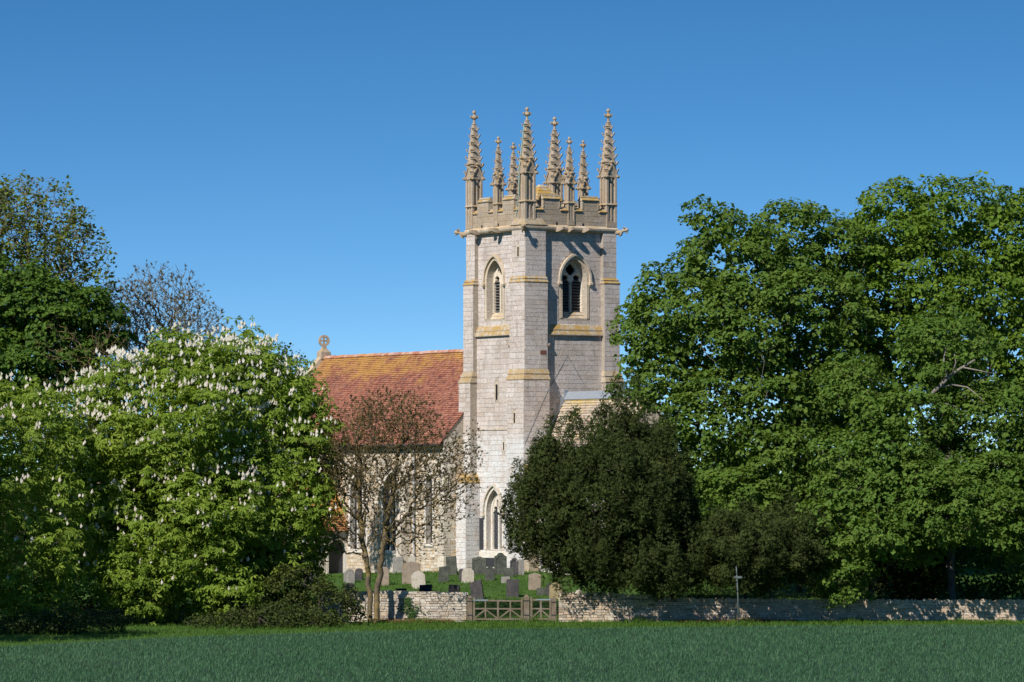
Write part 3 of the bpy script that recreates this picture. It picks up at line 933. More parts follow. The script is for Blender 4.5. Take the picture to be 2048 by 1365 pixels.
def corbel(kind, a, L, z=21.93, s=.15):
    O, U, N = face(kind, 3.25)
    mb = MB()
    c = O + U * a + Z3 * z
    mb.loft([[c + U * x * e + N * n + Z3 * (y * e * .9 + zz) for x, y in ((-1, -1), (1, -1), (1, 1), (-1, 1))] for n, e, zz in ((-.1, s, -.05), (L * .4, s * 1.05, -.04), (L * .75, s * .85, .0), (L, s * .6, .02))])
    mb.build('corbel_head', M['pinnacle'], church, bevel=.02)
for a, L in ((-.95, .62), (-.1, .34), (.9, .6)): corbel('R', a, L)
for a, L in ((-1.9, .55), (-.2, .3), (.35, .55)): corbel('L', a, L)
for kind, d, a, z in (('L', SW, -2.28, 15.85), ('L', SL, 1.62, 15.12), ('R', SL, -1.62, 15.12)):
    O, U, N = face(kind, d); c = O + U * a + Z3 * z
    mb = MB(); mb.loft([[c + U * x * e + N * n + Z3 * (y * e + zz) for x, y in ((-1, -1), (1, -1), (1, 1), (-1, 1))] for n, e, zz in ((-.05, .1, 0), (.12, .14, -.02), (.24, .10, .03), (.3, .05, .04))])
    mb.build('carved_head', M['pinnacle'], church, bevel=.02)
# water spout holes
for kind, aa in (('R', (-1.0, .85)), ('L', (-1.5, .3))):
    O, U, N = face(kind, HP)
    for a in aa:
        mb = MB(); mb.prism([(-.06, 0), (.06, 0), (.06, .16), (0, .22), (-.06, .16)], O + U * a + Z3 * 22.12, U, Z3, N, -.1, .024); mb.build('spout_hole', M['dark'], church)
# scars of older roofs, red brick patch, tablets on the wall
def scar(kind, d, pts):
    O, U, N = face(kind, d); mb = MB()
    for (a0, z0), (a1, z1) in zip(pts[:-1], pts[1:]):
        mb.tube([O + U * a0 + Z3 * z0 + N * .012, O + U * a1 + Z3 * z1 + N * .012], .018, 4)
    mb.build('roof_scar', M['leadline'], church)
scar('R', SL, [(-1.36, 12.75), (-.15, 14.55)]); scar('R', SL, [(-.15, 14.55), (1.0, 12.9)])
scar('R', 3.5, [(-3.44, 9.4), (-2.7, 10.8), (-2.2, 11.8), (-1.76, 12.6)])
O, U, N = face('R', 3.34)
mb = MB()
for i in range(3):
    for j in range(4): mb.box(O, U, N, -2.26 + j * .105, -2.165 + j * .105, 14.6 + i * .075, 14.668 + i * .075, -.02, .034)
mb.build('brick_patch', M['soot_brick'], church)
O, U, N = face('L', SL)
mb = MB(); mb.box(O, U, N, -2.33, -1.5, 3.2, 5.05, 0, .07); mb.build('wall_tablet', M['board'], church, bevel=.02)
mb = MB(); mb.box(O, U, N, -2.4, 1.7, GZ, 3.06, 0, .08); mb.build('plinth', M['clean'], church)
mb = MB(); mb.box(O, U, N, -1.2, -.15, 2.2, 2.72, 0, .105); mb.build('wall_tablet', M['board'], church)
# ------------------------------------------------------------------ long roofed range behind the tower (left) and short range (right)
NQ = 4.9                    # half width of the nave
NP0, NP1 = -3.0, -25.2      # from the tower backwards
NE, NR = 9.75, 15.15        # eaves, ridge
O = TC + TN * NQ; U, N = TU, TN
def nave_a(px_, Yg=None):
    """coordinate along the nave wall seen at photo column px_"""
    ps = np.linspace(NP1, NP0, 800)
    X = TX + TU[0] * ps + TN[0] * NQ; Y = TY + TU[1] * ps + TN[1] * NQ
    return float(np.interp(px_, CX + FPX * X / Y, ps))
a_l = nave_a(859); a_w = nave_a(783); a_v = nave_a(727)
lanc = Hole(a_l, .36, 3.55, 7.1, .55)
win2 = Hole(a_w, .95, 3.05, 6.4, 1.35)
win3 = Hole(a_v - .6, .95, 3.05, 6.4, 1.35)
mb = MB()
wall_panel(mb, O, U, N, NP1, NP0, .9, NE, [lanc, win2, win3], .35, 0)
# gable end towards the tower, far gable and back
G0 = TC + TU * NP0
for P_, pp in (((NP0), 1), ((NP1), -1)):
    c = TC + TU * P_
    mb.add([c + TN * -NQ + Z3 * .9, c + TN * NQ + Z3 * .9, c + TN * NQ + Z3 * NE, c + Z3 * (NR - .1), c - TN * NQ + Z3 * NE], [(0, 1, 2, 3, 4)], .4)
mb.add([TP(NP0, -NQ, .9), TP(NP1, -NQ, .9), TP(NP1, -NQ, NE), TP(NP0, -NQ, NE)], [(0, 1, 2, 3)], .4)
nave = mb.build('nave_wall', M['mortar'], church)
st = courses(O, U, N, NP1 + 6, NP0 - .45, 1.0, NE, [lanc, win2, win3], .2, (.12, .22), (.18, .5), .025, .025, .12, .01)
st += courses(TC + TU * NP0, -TN, TU, -NQ + .45, -3.0, 1.0, NE, (), .2, (.12, .22), (.18, .5), .025, .025, .12, .01)
emit_stones(nave, st, M['rubble'], .05, 'rubble_stone', 'rubble_stonework', 150)
# quoins at the near corner
z = 1.0; k = 0; q = []
while z < NE - .2:
    h = random.uniform(.3, .4)
    la, lb = (.75, .45) if k % 2 else (.45, .75)
    mbq = MB()
    mbq.box(TC, TU, TN, NP0 - la, NP0 + .03, z + .01, z + h - .01, NQ - lb, NQ + .035)
    mbq.build('quoin', M['plain'], nave, bevel=.012)
    z += h; k += 1
def nave_window(hole, lights, name):
    fr = MB()
    band(fr, hole.pts(0), hole.pts(.2), O, U, N, -.05, .045)
    wn = fr.build(name, M['clean'], church)
    gl = MB(); tess(gl, hole.pts(.0), [], lambda a, z: O + U * a + Z3 * z + N * -.3); gl.build('glass_light', M['glass'], wn)
    ll = MB()
    for zz in np.arange(hole.z0 + .3, hole.zs + hole.rise * .6, .3):
        hwid = arch_hw(zz, hole.b, hole.zs, hole.rise)
        ll.tube([O + U * (hole.c - hwid) + Z3 * zz + N * -.28, O + U * (hole.c + hwid) + Z3 * zz + N * -.28], .012, 4)
    ll.build('glazing_bar', M['leadline'], wn)
    for i in range(1, lights):
        a = hole.c - hole.b + 2 * hole.b * i / lights
        mu = MB(); mu.box(O, U, N, a - .08, a + .08, hole.z0, hole.zs + arch_hw(0, .5, 1, 1) * .9, -.29, -.12); mu.build('mullion', M['clean'], wn)
    if lights > 1:
        hd = MB(); band(hd, Hole(hole.c, hole.b, hole.zs - .1, hole.zs, hole.rise).pts(.2), Hole(hole.c, hole.b, hole.zs - .1, hole.zs, hole.rise).pts(.3), O, U, N, .0, .14); hd.build('hood_mould', M['dressed'], wn)
    s = MB(); s.box(O, U, N, hole.c - hole.b - .22, hole.c + hole.b + .22, hole.z0 - .2, hole.z0 - .002, -.3, .10); s.build('sill', M['clean'], wn)
nave_window(lanc, 1, 'nave_window'); nave_window(win2, 3, 'nave_window'); nave_window(win3, 3, 'nave_window')
# plinth string, buttress between the windows, downpipe, gutter
mb = MB(); mb.box(O, U, N, a_w - 1.3, a_w + 1.35, .9, 2.75, 0, .12); mb.box(O, U, N, a_w - 1.35, a_w + 1.4, 2.75, 2.87, -.02, .2); mb.build('plinth', M['plain'], church)
mb = MB()
for b_, (z0, z1, pr) in enumerate(((.9, 4.9, .75), (4.9, 7.6, .45))):
    mb.box(O, U, N, a_w + 1.75, a_w + 2.35, z0, z1, 0, pr)
    mb.loft([[O + U * (a_w + x) + N * n + Z3 * zz for x, n in ((1.72, 0), (2.38, 0), (2.38, pr + e), (1.72, pr + e))] for zz, e in ((z1, .05), (z1 + .06, .05), (z1 + .5, -.32))])
mb.build('buttress', M['plain'], church)
ap = nave_a(832)
mb = MB(); mb.tube([O + U * ap + N * .16 + Z3 * 1.6, O + U * ap + N * .16 + Z3 * 9.4, O + U * ap + N * .3 + Z3 * 9.75], .06, 8)
for z in (2.6, 4.4, 6.2, 8.0): mb.box(O, U, N, ap - .1, ap + .1, z, z + .1, 0, .24)
mb.build('downpipe', M['pipe'], church)
ov = .35
eave_z = NE - ov * (NR - NE) / NQ
mb = MB(); mb.tube([TP(NP0 + .1, NQ + ov + .06, eave_z - .02), TP(NP1, NQ + ov + .06, eave_z - .02)], .085, 8)
mb.box(TC + TN * NQ, TU, TN, NP1, NP0, eave_z - .12, eave_z + .1, .0, ov); mb.build('gutter', M['iron'], church)
# nave roof
mb = MB()
for s in (1, -1):
    mb.add([TP(NP0 + .05, 0, NR - .02), TP(NP1, 0, NR - .02), TP(NP1, s * (NQ + ov), eave_z), TP(NP0 + .05, s * (NQ + ov), eave_z)], [(0, 1, 2, 3)], .3)
roof = mb.build('nave_roof', M['red_tile'], church)
V, F, T = roof_tiles(TP(NP1, 0, NR), TP(NP0 + .08, 0, NR), TP(NP0 + .08, NQ + ov, eave_z + .03), TP(NP1, NQ + ov, eave_z + .03), .165, .2, .035)
put(np_mesh('roof_tiles', V - np.array(off(roof)), F, T), 'roof_tiles', M['red_tile'], roof, 'stuff')
mb = MB()
a = NP1
while a < NP0:
    l = .42
    r0 = .17 + random.uniform(-.01, .01); dz = random.uniform(-.012, .012)
    mb.loft([[TP(x, r0 * math.cos(t), NR - .06 + dz + r0 * math.sin(t)) for t in np.linspace(0, math.pi, 6)] for x in (a + .01, a + l - .01)])
    a += l
mb.build('ridge_tiles', M['ridge_tile'], roof, 'stuff')
# verge tiles at the tower end
# far gable: coping and wheel cross
mb = MB()
for s in (1, -1):
    d0, d1 = np.array((0., NR)), np.array((s * (NQ + .5), NE - .5 * (NR - NE) / NQ))
    t = (d1 - d0); L_ = np.linalg.norm(t); t /= L_; nn = np.array((-t[1], t[0])) * (-s if s < 0 else 1)
    if nn[1] < 0: nn = -nn
    P = [d0 + nn * -.25, d0 + nn * .28, d1 + nn * .28, d1 + nn * -.25]
    mb.prism([tuple(p) for p in P], TC + TU * (NP1 - .22), TN, Z3, TU, -.2, .28)
mb.build('gable_coping', M['dressed'], church)
mb = MB()
c = TP(NP1 - .18, 0, 0)
mb.loft([[c + TU * x * e + TN * y * e * 1.3 + Z3 * z for x, y in ((-1, -1), (1, -1), (1, 1), (-1, 1))] for z, e in ((NR - .1, .3), (NR + .35, .27), (NR + .55, .12), (NR + .80, .08))])
crs = mb.build('gable_cross', M['pinnacle'], church)
ring_m = MB()
cz = NR + 1.08; R1 = .31
dx = np.array((1., 0, 0)) * .92 + np.array((0, .39, 0))
prof = []
for t in np.linspace(0, 2 * math.pi, 24, endpoint=False):
    d = dx * math.cos(t) + Z3 * math.sin(t); nn = np.cross(dx, Z3)
    prof.append([c + Z3 * cz + d * (R1 + a_) + nn * b_ for a_, b_ in ((-.065, -.075), (.065, -.075), (.065, .075), (-.065, .075))])
ring_m.loft(prof + [prof[0]], cap=False)
for d in (dx, -dx, Z3, -Z3):
    tn = np.cross(d, np.cross(dx, Z3))
    nn = np.cross(dx, Z3)
    ring_m.loft([[c + Z3 * cz + d * o_ + tn * e * a_ + nn * .06 * b_ for a_, b_ in ((-1, -1), (1, -1), (1, 1), (-1, 1))] for o_, e in ((0, .04), (.12, .045), (.28, .09))])
ring_m.build('wheel_head', M['pinnacle'], crs)

# short range on the right of the tower: steep stone slate roof
CQ0, CR, CE, CH = -.05, 12.35, 7.7, 2.62   # axis, ridge, eave, half width
C0, C1 = 3.05, 11.5
qc = .10
mb = MB()
for s in (1, -1):
    mb.add([TP(C0, qc, CR), TP(C1, qc, CR), TP(C1, qc + s * (CH + .2), CE - .35), TP(C0, qc + s * (CH + .2), CE - .35)], [(0, 1, 2, 3)], .3)
croof = mb.build('stone_slate_roof', M['stone_slate'], church)
V, F, T = roof_tiles(TP(C0, qc, CR + .02), TP(C1, qc, CR + .02), TP(C1, qc + CH + .2, CE - .33), TP(C0, qc + CH + .2, CE - .33), .17, .3, .04)
put(np_mesh('roof_slates', V - np.array(off(croof)), F, T), 'roof_slates', M['stone_slate'], croof, 'stuff')
mb = MB(); mb.prism([(-.3, -.38), (-.34, -.36), (-.06, .10), (.06, .10), (.34, -.36), (.3, -.38)], TP(C0, qc, CR), TN, Z3, TU, 0, C1 - C0); mb.build('lead_ridge', M['lead'], croof)
# stepped flashing against the tower
for i in range(9):
    f = MB(); O2, U2, N2 = face('R', SL); 
    q_ = qc + .08 + i * .24; zz = CR - (i + .5) * .24 * (CR - CE) / CH
    f.box(O2, U2, N2, -q_ - .24, -q_, zz - .1, zz + .42, 0, .045); f.build('lead_flashing', M['lead'], croof)
mb = MB(); mb.box(TC, TU, TN, C0 - .1, C1, .9, CE, qc - CH, qc + CH); mb.add([TP(C1, qc - CH, CE), TP(C1, qc + CH, CE), TP(C1, qc, CR - .1)], [(0, 1, 2)])
cw = mb.build('short_range_wall', M['rubble'], church)
st = courses(TC + TN * (qc + CH), TU, TN, C0 + .3, C1, 1.0, CE - .4, (), .2, (.18, .3), (.3, .7))
emit_stones(cw, st, M['ashlar'], .04, 'stone', 'stonework', 60)
# lichened offset at the foot of the turret's right face
mb = MB(); mb.loft([[TP(3.45, a, z), TP(p, a, z), TP(p, b, z), TP(3.45, b, z)] for p, a, b, z in ((4.0, 1.7, 3.52, 7.45), (4.0, 1.7, 3.52, 7.55), (3.5, 1.7, 3.5, 8.2))]); mb.box(TC, TU, TN, 3.4, 3.95, 1.2, 7.46, 1.75, 3.45); mb.build('buttress', M['coping'], church)

# porch in front of the nave, far left
PP, PQ1, PE, PR_ = -14.2, 8.2, 4.6, 7.7
PW = 3.9
a0p, a1p = PP - PW, PP
door = Hole(-5.6, .62, .9, 3.0, .6)
door2 = Hole(-7.45, .5, .9, 2.9, .5)
mb = MB()
O2, U2, N2 = TC + TU * PP, -TN, TU          # the porch side that looks right: a = -q
wall_panel(mb, O2, U2, N2, -PQ1, -NQ, .8, PE, [door2, door], .4, 0)
mb.add([TP(a0p, PQ1, .8), TP(a1p, PQ1, .8), TP(a1p, PQ1, PE), TP((a0p + a1p) / 2, PQ1, PR_), TP(a0p, PQ1, PE)], [(0, 1, 2, 3, 4)])
mb.add([TP(a0p, NQ, .8), TP(a0p, PQ1, .8), TP(a0p, PQ1, PE), TP(a0p, NQ, PE)], [(0, 1, 2, 3)])
porch = mb.build('porch_wall', M['mortar'], church)
st = courses(O2, U2, N2, -PQ1, -NQ, .8, PE, [door2, door], .16, (.2, .3), (.3, .6))
emit_stones(porch, st, M['plain'], .03, 'stone', 'porch_stonework', 60)
for d_ in (door, door2):
    f = MB(); band(f, d_.pts(0), d_.pts(.16), O2, U2, N2, -.05, .04); f.build('arch_surround', M['clean'], porch)
    f = MB(); f.box(O2, U2, N2, d_.c - d_.b, d_.c + d_.b, .8, d_.zs + d_.rise, -.5, -.36); f.build('doorway', M['board'], porch)
mb = MB()
mid = (a0p + a1p) / 2
for s in (1, -1):
    mb.add([TP(mid, NQ - 1, PR_), TP(mid, PQ1 + .25, PR_), TP(mid + s * (PW / 2 + .3), PQ1 + .25, PE - .45), TP(mid + s * (PW / 2 + .3), NQ, PE - .45)], [(0, 1, 2, 3)])
pr = mb.build('porch_roof', M['red_tile'], church)
V, F, T = roof_tiles(TP(mid, NQ - .5, PR_ + .02), TP(mid, PQ1 + .25, PR_ + .02), TP(mid + PW / 2 + .3, PQ1 + .25, PE - .43), TP(mid + PW / 2 + .3, NQ - .5, PE - .43), .16, .2, .035)
M['porch_tile'] = tile_mat('orange porch tile', [(.36, .15, .07), (.42, .19, .09), (.30, .12, .06)], ((.55, .28, .05), (.46, .28, .08)), .9, 7.0, 0.0)
put(np_mesh('roof_tiles', V - np.array(off(pr)), F, T), 'roof_tiles', M['porch_tile'], pr, 'stuff')

# ------------------------------------------------------------------ boundary wall
WY = 205.0
def boundary(x0, x1, tops, label, mat, seed, ragged, round_top, cat='stone wall', thick=.42, y0=WY, y1=WY):
    """tops: (x, z) of the top edge"""
    random.seed(seed)
    xs = [p[0] for p in tops]; zs = [p[1] for p in tops]
    top = lambda x: float(np.interp(x, xs, zs))
    L = x1 - x0
    root = thing('boundary_wall', label, cat, ((x0 + x1) / 2, WY, 0))
    mb = MB()
    n = max(2, int(L / 1.0))
    R = []
    for i in range(n + 1):
        x = x0 + .03 + (L - .06) * i / n; y = WY + .04
        t = top(x) - .06
        prof = [(0, -.25), (0, t - .12), (.12, t), (thick - .18, t), (thick - .08, t - .12), (thick - .08, -.25)]
        R.append([(x, y + a, z) for a, z in prof])
    mb.loft(R)
    mb.build('wall_core', M['walljoint'], root)
    U, N = np.array((1., 0, 0)), np.array((0, -1., 0))
    O = np.array((0, WY + .04, 0))
    st = []
    z = -.12
    while z < max(zs) - .05:
        h = random.uniform(.085, .16)
        a = x0
        while a < x1 - .03:
            l = random.uniform(.14, .46)
            if a + l > x1 - .1: l = x1 - a
            tz = top(a + l / 2)
            lim = tz - (.16 if ragged else .02)
            if z + h <= lim + .05:
                zz = z + h / 2 + random.uniform(-.012, .012)
                inset = .10 * max(0, (z + h - (tz - .2)) / .2) if round_top else 0
                st.append((O + U * (a + l / 2) + Z3 * zz + N * (random.uniform(.01, .055) - .09 - inset), U, N, l - .018, .22, h - .016, random.random()))
            a += l
        z += h
    emit_stones(root, st, mat, .10, 'stone', 'wall_stonework')
    cs = []
    a = x0
    while a < x1 - .04:
        if ragged: l, h = random.uniform(.05, .11), random.uniform(.16, .25)
        else: l, h = random.uniform(.16, .36), random.uniform(.09, .16)
        tz = top(a)
        c = np.array((a + l / 2, WY + thick / 2, tz + (h / 2 - .16 if ragged else -.04)))
        cs.append((c, U, N, l - .01, thick - (.06 if ragged else .14), h, random.random()))
        a += l
    emit_stones(root, cs, mat, .12, 'coping_stone', 'coping_stonework', 0 if ragged else 60)
    return root
XL0, XL1 = wx(640, WY), wx(933, WY)
boundary(XL0, XL1, [(XL0, 1.50), (wx(700, WY), 1.52), (wx(760, WY), 1.60), (wx(840, WY), 1.55), (XL1 - .2, 1.52), (XL1, 1.40)], 'sunlit dry stone wall left of the wooden gate, behind the twin trunked tree', M['drystone'], 11, False, True)
XR0, XR1 = wx(1117, WY), 34.0
boundary(XR0, XR1, [(XR0, 1.50), (wx(1230, WY), 1.44), (wx(1400, WY), 1.18), (wx(1700, WY), 1.12), (34, 1.06)], 'long shaded stone wall running right from the wooden gate below the trees', M['drywarm'], 12, True, False)

# ------------------------------------------------------------------ gate
def post(px_, top, wd, label, lean=0., dark=False):
    x = wx(px_, WY - .05)
    root = thing('gate_post', label, 'gate post', (x, WY - .05, 0), 'oak gate posts')
    mb = MB()
    h = wz(top, WY)
    mb.loft([[np.array((x + sx * wd * e + lean * z, WY - .05 + sy * wd * e, z)) for sx, sy in ((-1, -1), (1, -1), (1, 1), (-1, 1))] for z, e in ((-.2, .5), (h - .14, .48), (h - .12, .46), (h, .06))])
    mb.build('post', M['oak'], root, bevel=.012)
    st = MB()
    for z in (.35, h - .35): st.box((x + lean * z, WY - .05, 0), (1, 0, 0), (0, -1, 0), -wd * .5 - .012, wd * .5 + .012, z, z + .05, -wd * .5 - .012, wd * .5 + .012)
    st.build('iron_strap', M['iron'], root)
    return x
gx0 = post(939.5, 1190, .27, 'brown oak post with pointed top at the left wall end')
gx1 = post(1053, 1189, .30, 'pale oak post with pointed top between the two gate leaves')
gx2 = post(1108, 1192, .26, 'dark shaded post against the right hand wall')
def gate(xa, xb, zt, ups, label):
    yy = WY - .08
    root = thing('gate', label, 'gate', ((xa + xb) / 2, yy, 0), 'wooden gate leaves')
    O, U, N = np.array((0, yy, 0)), np.array((1., 0, 0)), np.array((0, -1., 0))
    def bar(name, p, q, w_, d0=-.03, d1=.03, mat='oak'):
        mb = MB()
        p, q = np.array(p), np.array(q); t = q - p; t = t / np.linalg.norm(t); nn = np.array((-t[1], t[0])) * w_ / 2
        mb.prism([tuple(p + nn), tuple(p - nn), tuple(q - nn), tuple(q + nn)], O, U, Z3, N, d0, d1)
        return mb.build(name, M[mat], root, bevel=.008)
    zb = .16
    bar('top_rail', (xa, zt), (xb, zt - .035), .085)
    bar('middle_rail', (xa, .70), (xb, .69), .075)
    bar('bottom_rail', (xa, zb), (xb, zb), .085)
    bar('stile', (xa + .05, zb - .08), (xa + .05, zt + .14), .11, -.04, .04)
    bar('stile', (xb - .05, zb - .08), (xb - .05, zt + .1), .10, -.04, .04)
    n = len(ups)
    for u in ups: bar('upright', (xa + (xb - xa) * u, zb), (xa + (xb - xa) * u, zt - .02), .075 if u != .5 else .095, -.045, .034)
    cs = [xa, (xa + xb) / 2, xb] if n > 1 else [xa, xb]
    for i in range(len(cs) - 1):
        m = (cs[i] + cs[i + 1]) / 2
        bar('brace', (cs[i] + .08, zb + .06), (m, .66), .07, -.022, .026)
        bar('brace', (m, .66), (cs[i + 1] - .06, zb + .06), .07, -.024, .024)
    h = MB(); h.box(O, U, N, xa + (.02 if n > 1 else xb - xa - .75), xa + (.75 if n > 1 else xb - xa - .02), zt - .02, zt + .04, .03, .045); h.build('strap_hinge', M['galv'], root)
gate(gx0 + .17, gx1 - .19, 1.13, (.25, .5, .75), 'wide oak gate leaf with braces, between the two brown posts')
gate(gx1 + .2, gx2 - .14, 1.16, (.5,), 'narrow oak gate leaf beside the right hand wall')

# ------------------------------------------------------------------ footpath sign
sx, sy = wx(1475, 201.0), 201.0
root = thing('footpath_sign', 'slender grey signpost with a short finger board before the shaded wall', 'signpost', (sx, sy, 0))
mb = MB(); h = wz(1134, sy)
mb.tube([(sx + .05, sy, -.2), (sx + .02, sy, h * .5), (sx - .06, sy, h)], .032, 8)
mb.loft([[(sx - .06 + r * math.cos(a), sy + r * math.sin(a), z) for a in np.linspace(0, 2 * math.pi, 8, endpoint=False)] for z, r in ((h - .01, .045), (h + .04, .045), (h + .10, .01))])
mb.build('pole', M['signpaint'], root, smooth=True)
mb = MB(); zf = wz(1155, sy)
mb.prism([(-.16, -.05), (.22, -.06), (.30, 0), (.22, .06), (-.16, .05)], (sx - .04, sy - .045, zf), np.array((1., 0, 0)), Z3, np.array((0, 1., 0)), 0, .03)
mb.build('finger_board', M['signpaint'], root, bevel=.005)

# ------------------------------------------------------------------ headstones
def outline(style, w_, h):
    a = w_ / 2
    arc = lambda cx_, cz_, r, t0, t1, n=7, sz=1.0: [(cx_ + r * math.cos(t), cz_ + r * sz * math.sin(t)) for t in np.linspace(t0, t1, n)]
    pi = math.pi
    if style == 'round': return [(-a, 0), (a, 0)] + arc(0, h - a * .75, a, 0, pi, 11, .75)
    if style == 'flat': return [(-a, 0), (a, 0), (a, h - .03), (a - .03, h), (-a + .03, h), (-a, h - .03)]
    if style == 'slope': return [(-a, 0), (a, 0), (a, h), (-a, h * .88)]
    if style == 'shoulder': return [(-a, 0), (a, 0), (a, h - a * .62), (a * .78, h - a * .62)] + arc(0, h - a * .58, a * .70, .12, pi - .12, 9, .83) + [(-a * .78, h - a * .62), (-a, h - a * .62)]
    if style == 'ogee': return [(-a, 0), (a, 0), (a, h * .80), (a * .92, h * .86), (a * .72, h * .86), (a * .58, h * .90), (a * .42, h * .96), (a * .2, h), (-a * .2, h), (-a * .42, h * .96), (-a * .58, h * .90), (-a * .72, h * .86), (-a * .92, h * .86), (-a, h * .80)]
    if style == 'scroll': return [(-a, 0), (a, 0), (a * 1.02, h * .78)] + arc(a * .72, h * .80, a * .28, .2, 1.9, 5) + arc(0, h * .84, a * .52, .5, pi - .5, 6, .62) + arc(-a * .72, h * .80, a * .28, 1.2, 2.9, 5) + [(-a * 1.02, h * .78)]
    if style == 'point': return [(-a, 0), (a, 0), (a, h * .74), (a * .5, h * .9), (.02, h), (-a * .55, h * .9), (-a, h * .74)]
    if style == 'gable': return [(-a, 0), (a, 0), (a, h * .9), (0, h), (-a, h * .88)]
HS = [
 (699, 1138, 1166, 24, 'shoulder', 'grey_stone', 2, 'grey shouldered headstone left of the twin trunked tree, near the porch'),
 (718, 1137, 1161, 15, 'round', 'slate', 0, 'small dark rounded headstone tucked just left of the leaning tree trunk'),
 (699, 1166, 1192, 25, 'round', 'brown_stone', 0, 'low rounded brownish headstone showing above the wall left of the trunk'),
 (769, 1134, 1172, 20, 'round', 'brown_stone', -1, 'brown round topped headstone right of the twin tree trunks'),
 (796, 1114, 1147, 21, 'flat', 'grey_stone', 0, 'square grey headstone against the nave wall, below the wide window'),
 (824, 1111, 1150, 15, 'round', 'pale_stone', 0, 'small pale rounded headstone peeping over the broad light one'),
 (823, 1123, 1168, 37, 'gable', 'brown_stone', -1, 'broad pale pinkish headstone, largest in the middle of the churchyard'),
 (838, 1141, 1178, 28, 'point', 'pale_stone', -4, 'lichen spotted pale headstone leaning in front of the broad one'),
 (887, 1131, 1165, 21, 'slope', 'slate_moss', 3, 'dark mossy headstone in front of a taller dark slab by the buttress'),
 (904, 1113, 1150, 21, 'flat', 'slate_moss', -3, 'tall dark slab leaning slightly at the foot of the tower buttress'),
 (922.5, 1138, 1163, 9, 'round', 'slate', 0, 'dark headstone edge hidden behind the pale round stone'),
 (936, 1137, 1166, 25, 'round', 'pale_stone', 1, 'pale grey round topped headstone below the tower window'),
 (958, 1112, 1150, 29, 'scroll', 'slate_moss', 0, 'wide mossy dark headstone with scrolled top left of the tower window'),
 (1001, 1106, 1150, 25, 'ogee', 'slate_moss', 0, 'tallest dark headstone with a domed top under the tower window'),
 (980, 1134, 1162, 20, 'round', 'slate_moss', -1, 'small dark rounded headstone between the two tall mossy ones'),
 (1018, 1136, 1154, 20, 'flat', 'slate_moss', 0, 'low flat dark headstone right of the tallest dark one'),
 (1028, 1116, 1150, 17, 'shoulder', 'slate', 1, 'dark shouldered headstone beside the left edge of the yew'),
 (1041, 1119, 1150, 15, 'flat', 'grey_stone', -2, 'greyish slab half hidden by the left edge of the yew'),
 (1011, 1153, 1166, 18, 'slope', 'grey_stone', 3, 'little sunken grey stone block in the middle of the grass'),
 (956, 1160, 1199, 25, 'slope', 'slate', -8, 'smooth dark slate leaning to the left above the gate'),
 (1025, 1159, 1195, 25, 'flat', 'slate', 1, 'smooth upright dark slate above the middle of the gate'),
 (908, 1170, 1196, 22, 'flat', 'slate', 2, 'dark slate top showing over the wall next to the gate'),
 (850, 1168, 1196, 25, 'slope', 'slate', 5, 'tilted dark slate top showing over the middle of the left wall'),
 (801, 1176, 1198, 21, 'slope', 'slate', 6, 'sliver of dark slate just above the wall right of the tree'),
 (1069, 1146, 1181, 25, 'gable', 'brown_stone', 2, 'rough brown headstone under the left skirt of the yew'),
 (1084, 1176, 1191, 21, 'flat', 'slate_moss', -1, 'low dark oblong stone behind the narrow gate leaf'),
 (1099, 1167, 1192, 10, 'flat', 'slate', 0, 'thin dark stone just behind the ochre pointed headstone'),
 (1111, 1164, 1198, 25, 'point', 'ochre_stone', 1, 'ochre lichened pointed headstone by the right hand gate post'),
 (1158, 1180, 1194, 13, 'round', 'pale_stone', 0, 'white rounded stone tip over the right hand wall'),
 (617, 1144, 1168, 18, 'round', 'slate', 0, 'dark rounded headstone at the far left among the shrub leaves'),
]
for i, (cx_, top, base, wd, style, mat, tilt, label) in enumerate(HS):
    g = ground_hit(cx_, base)
    sc = ppm(g[1])
    h = (base - top) / sc; w_ = wd / sc
    root = thing('headstone', label, 'headstone', g, 'headstones in the churchyard')
    mb = MB()
    yaw = random.uniform(-.12, .12) + (-.14)
    ta = math.radians(tilt); back = random.uniform(-.05, .07)
    U = np.array((math.cos(yaw), math.sin(yaw), 0)); N = np.array((math.sin(yaw), -math.cos(yaw), 0))
    U2 = U * math.cos(ta) - Z3 * math.sin(ta) * 1.0; V2 = Z3 * math.cos(ta) + U * math.sin(ta) - N * back
    mb.prism([(a, b - (.25 if b == 0 else 0)) for a, b in outline(style, w_, h)], g, U2, V2, N, -.06, .06 + random.uniform(0, .03))
    mb.build('slab', M[mat], root, bevel=.014)
    if style in ('scroll', 'ogee', 'shoulder'):       # carved border on the face
        ol = outline(style, w_ * .82, h * .9)
        cb = MB(); k = len(ol)
        inn = [(a * .86, b * .93 + h * .02) for a, b in ol]
        P = lambda l, n: [g + U2 * a + V2 * b + N * n for a, b in l]
        cb.add(P(ol, .10) + P(inn, .10), [(j, (j + 1) % k, k + (j + 1) % k, k + j) for j in range(2, k)], .5)
        cb.build('carved_border', M[mat], root)
# ------------------------------------------------------------------ vegetation helpers
def unit(a): return a / (np.linalg.norm(a, axis=-1, keepdims=True) + 1e-9)

class Lobe:
    def __init__(s, px_, py, rx, rz, Y, ry):
        k = ppm(Y); s.c = at(px_, py, Y); s.r = np.array((rx / k, ry, rz / k))

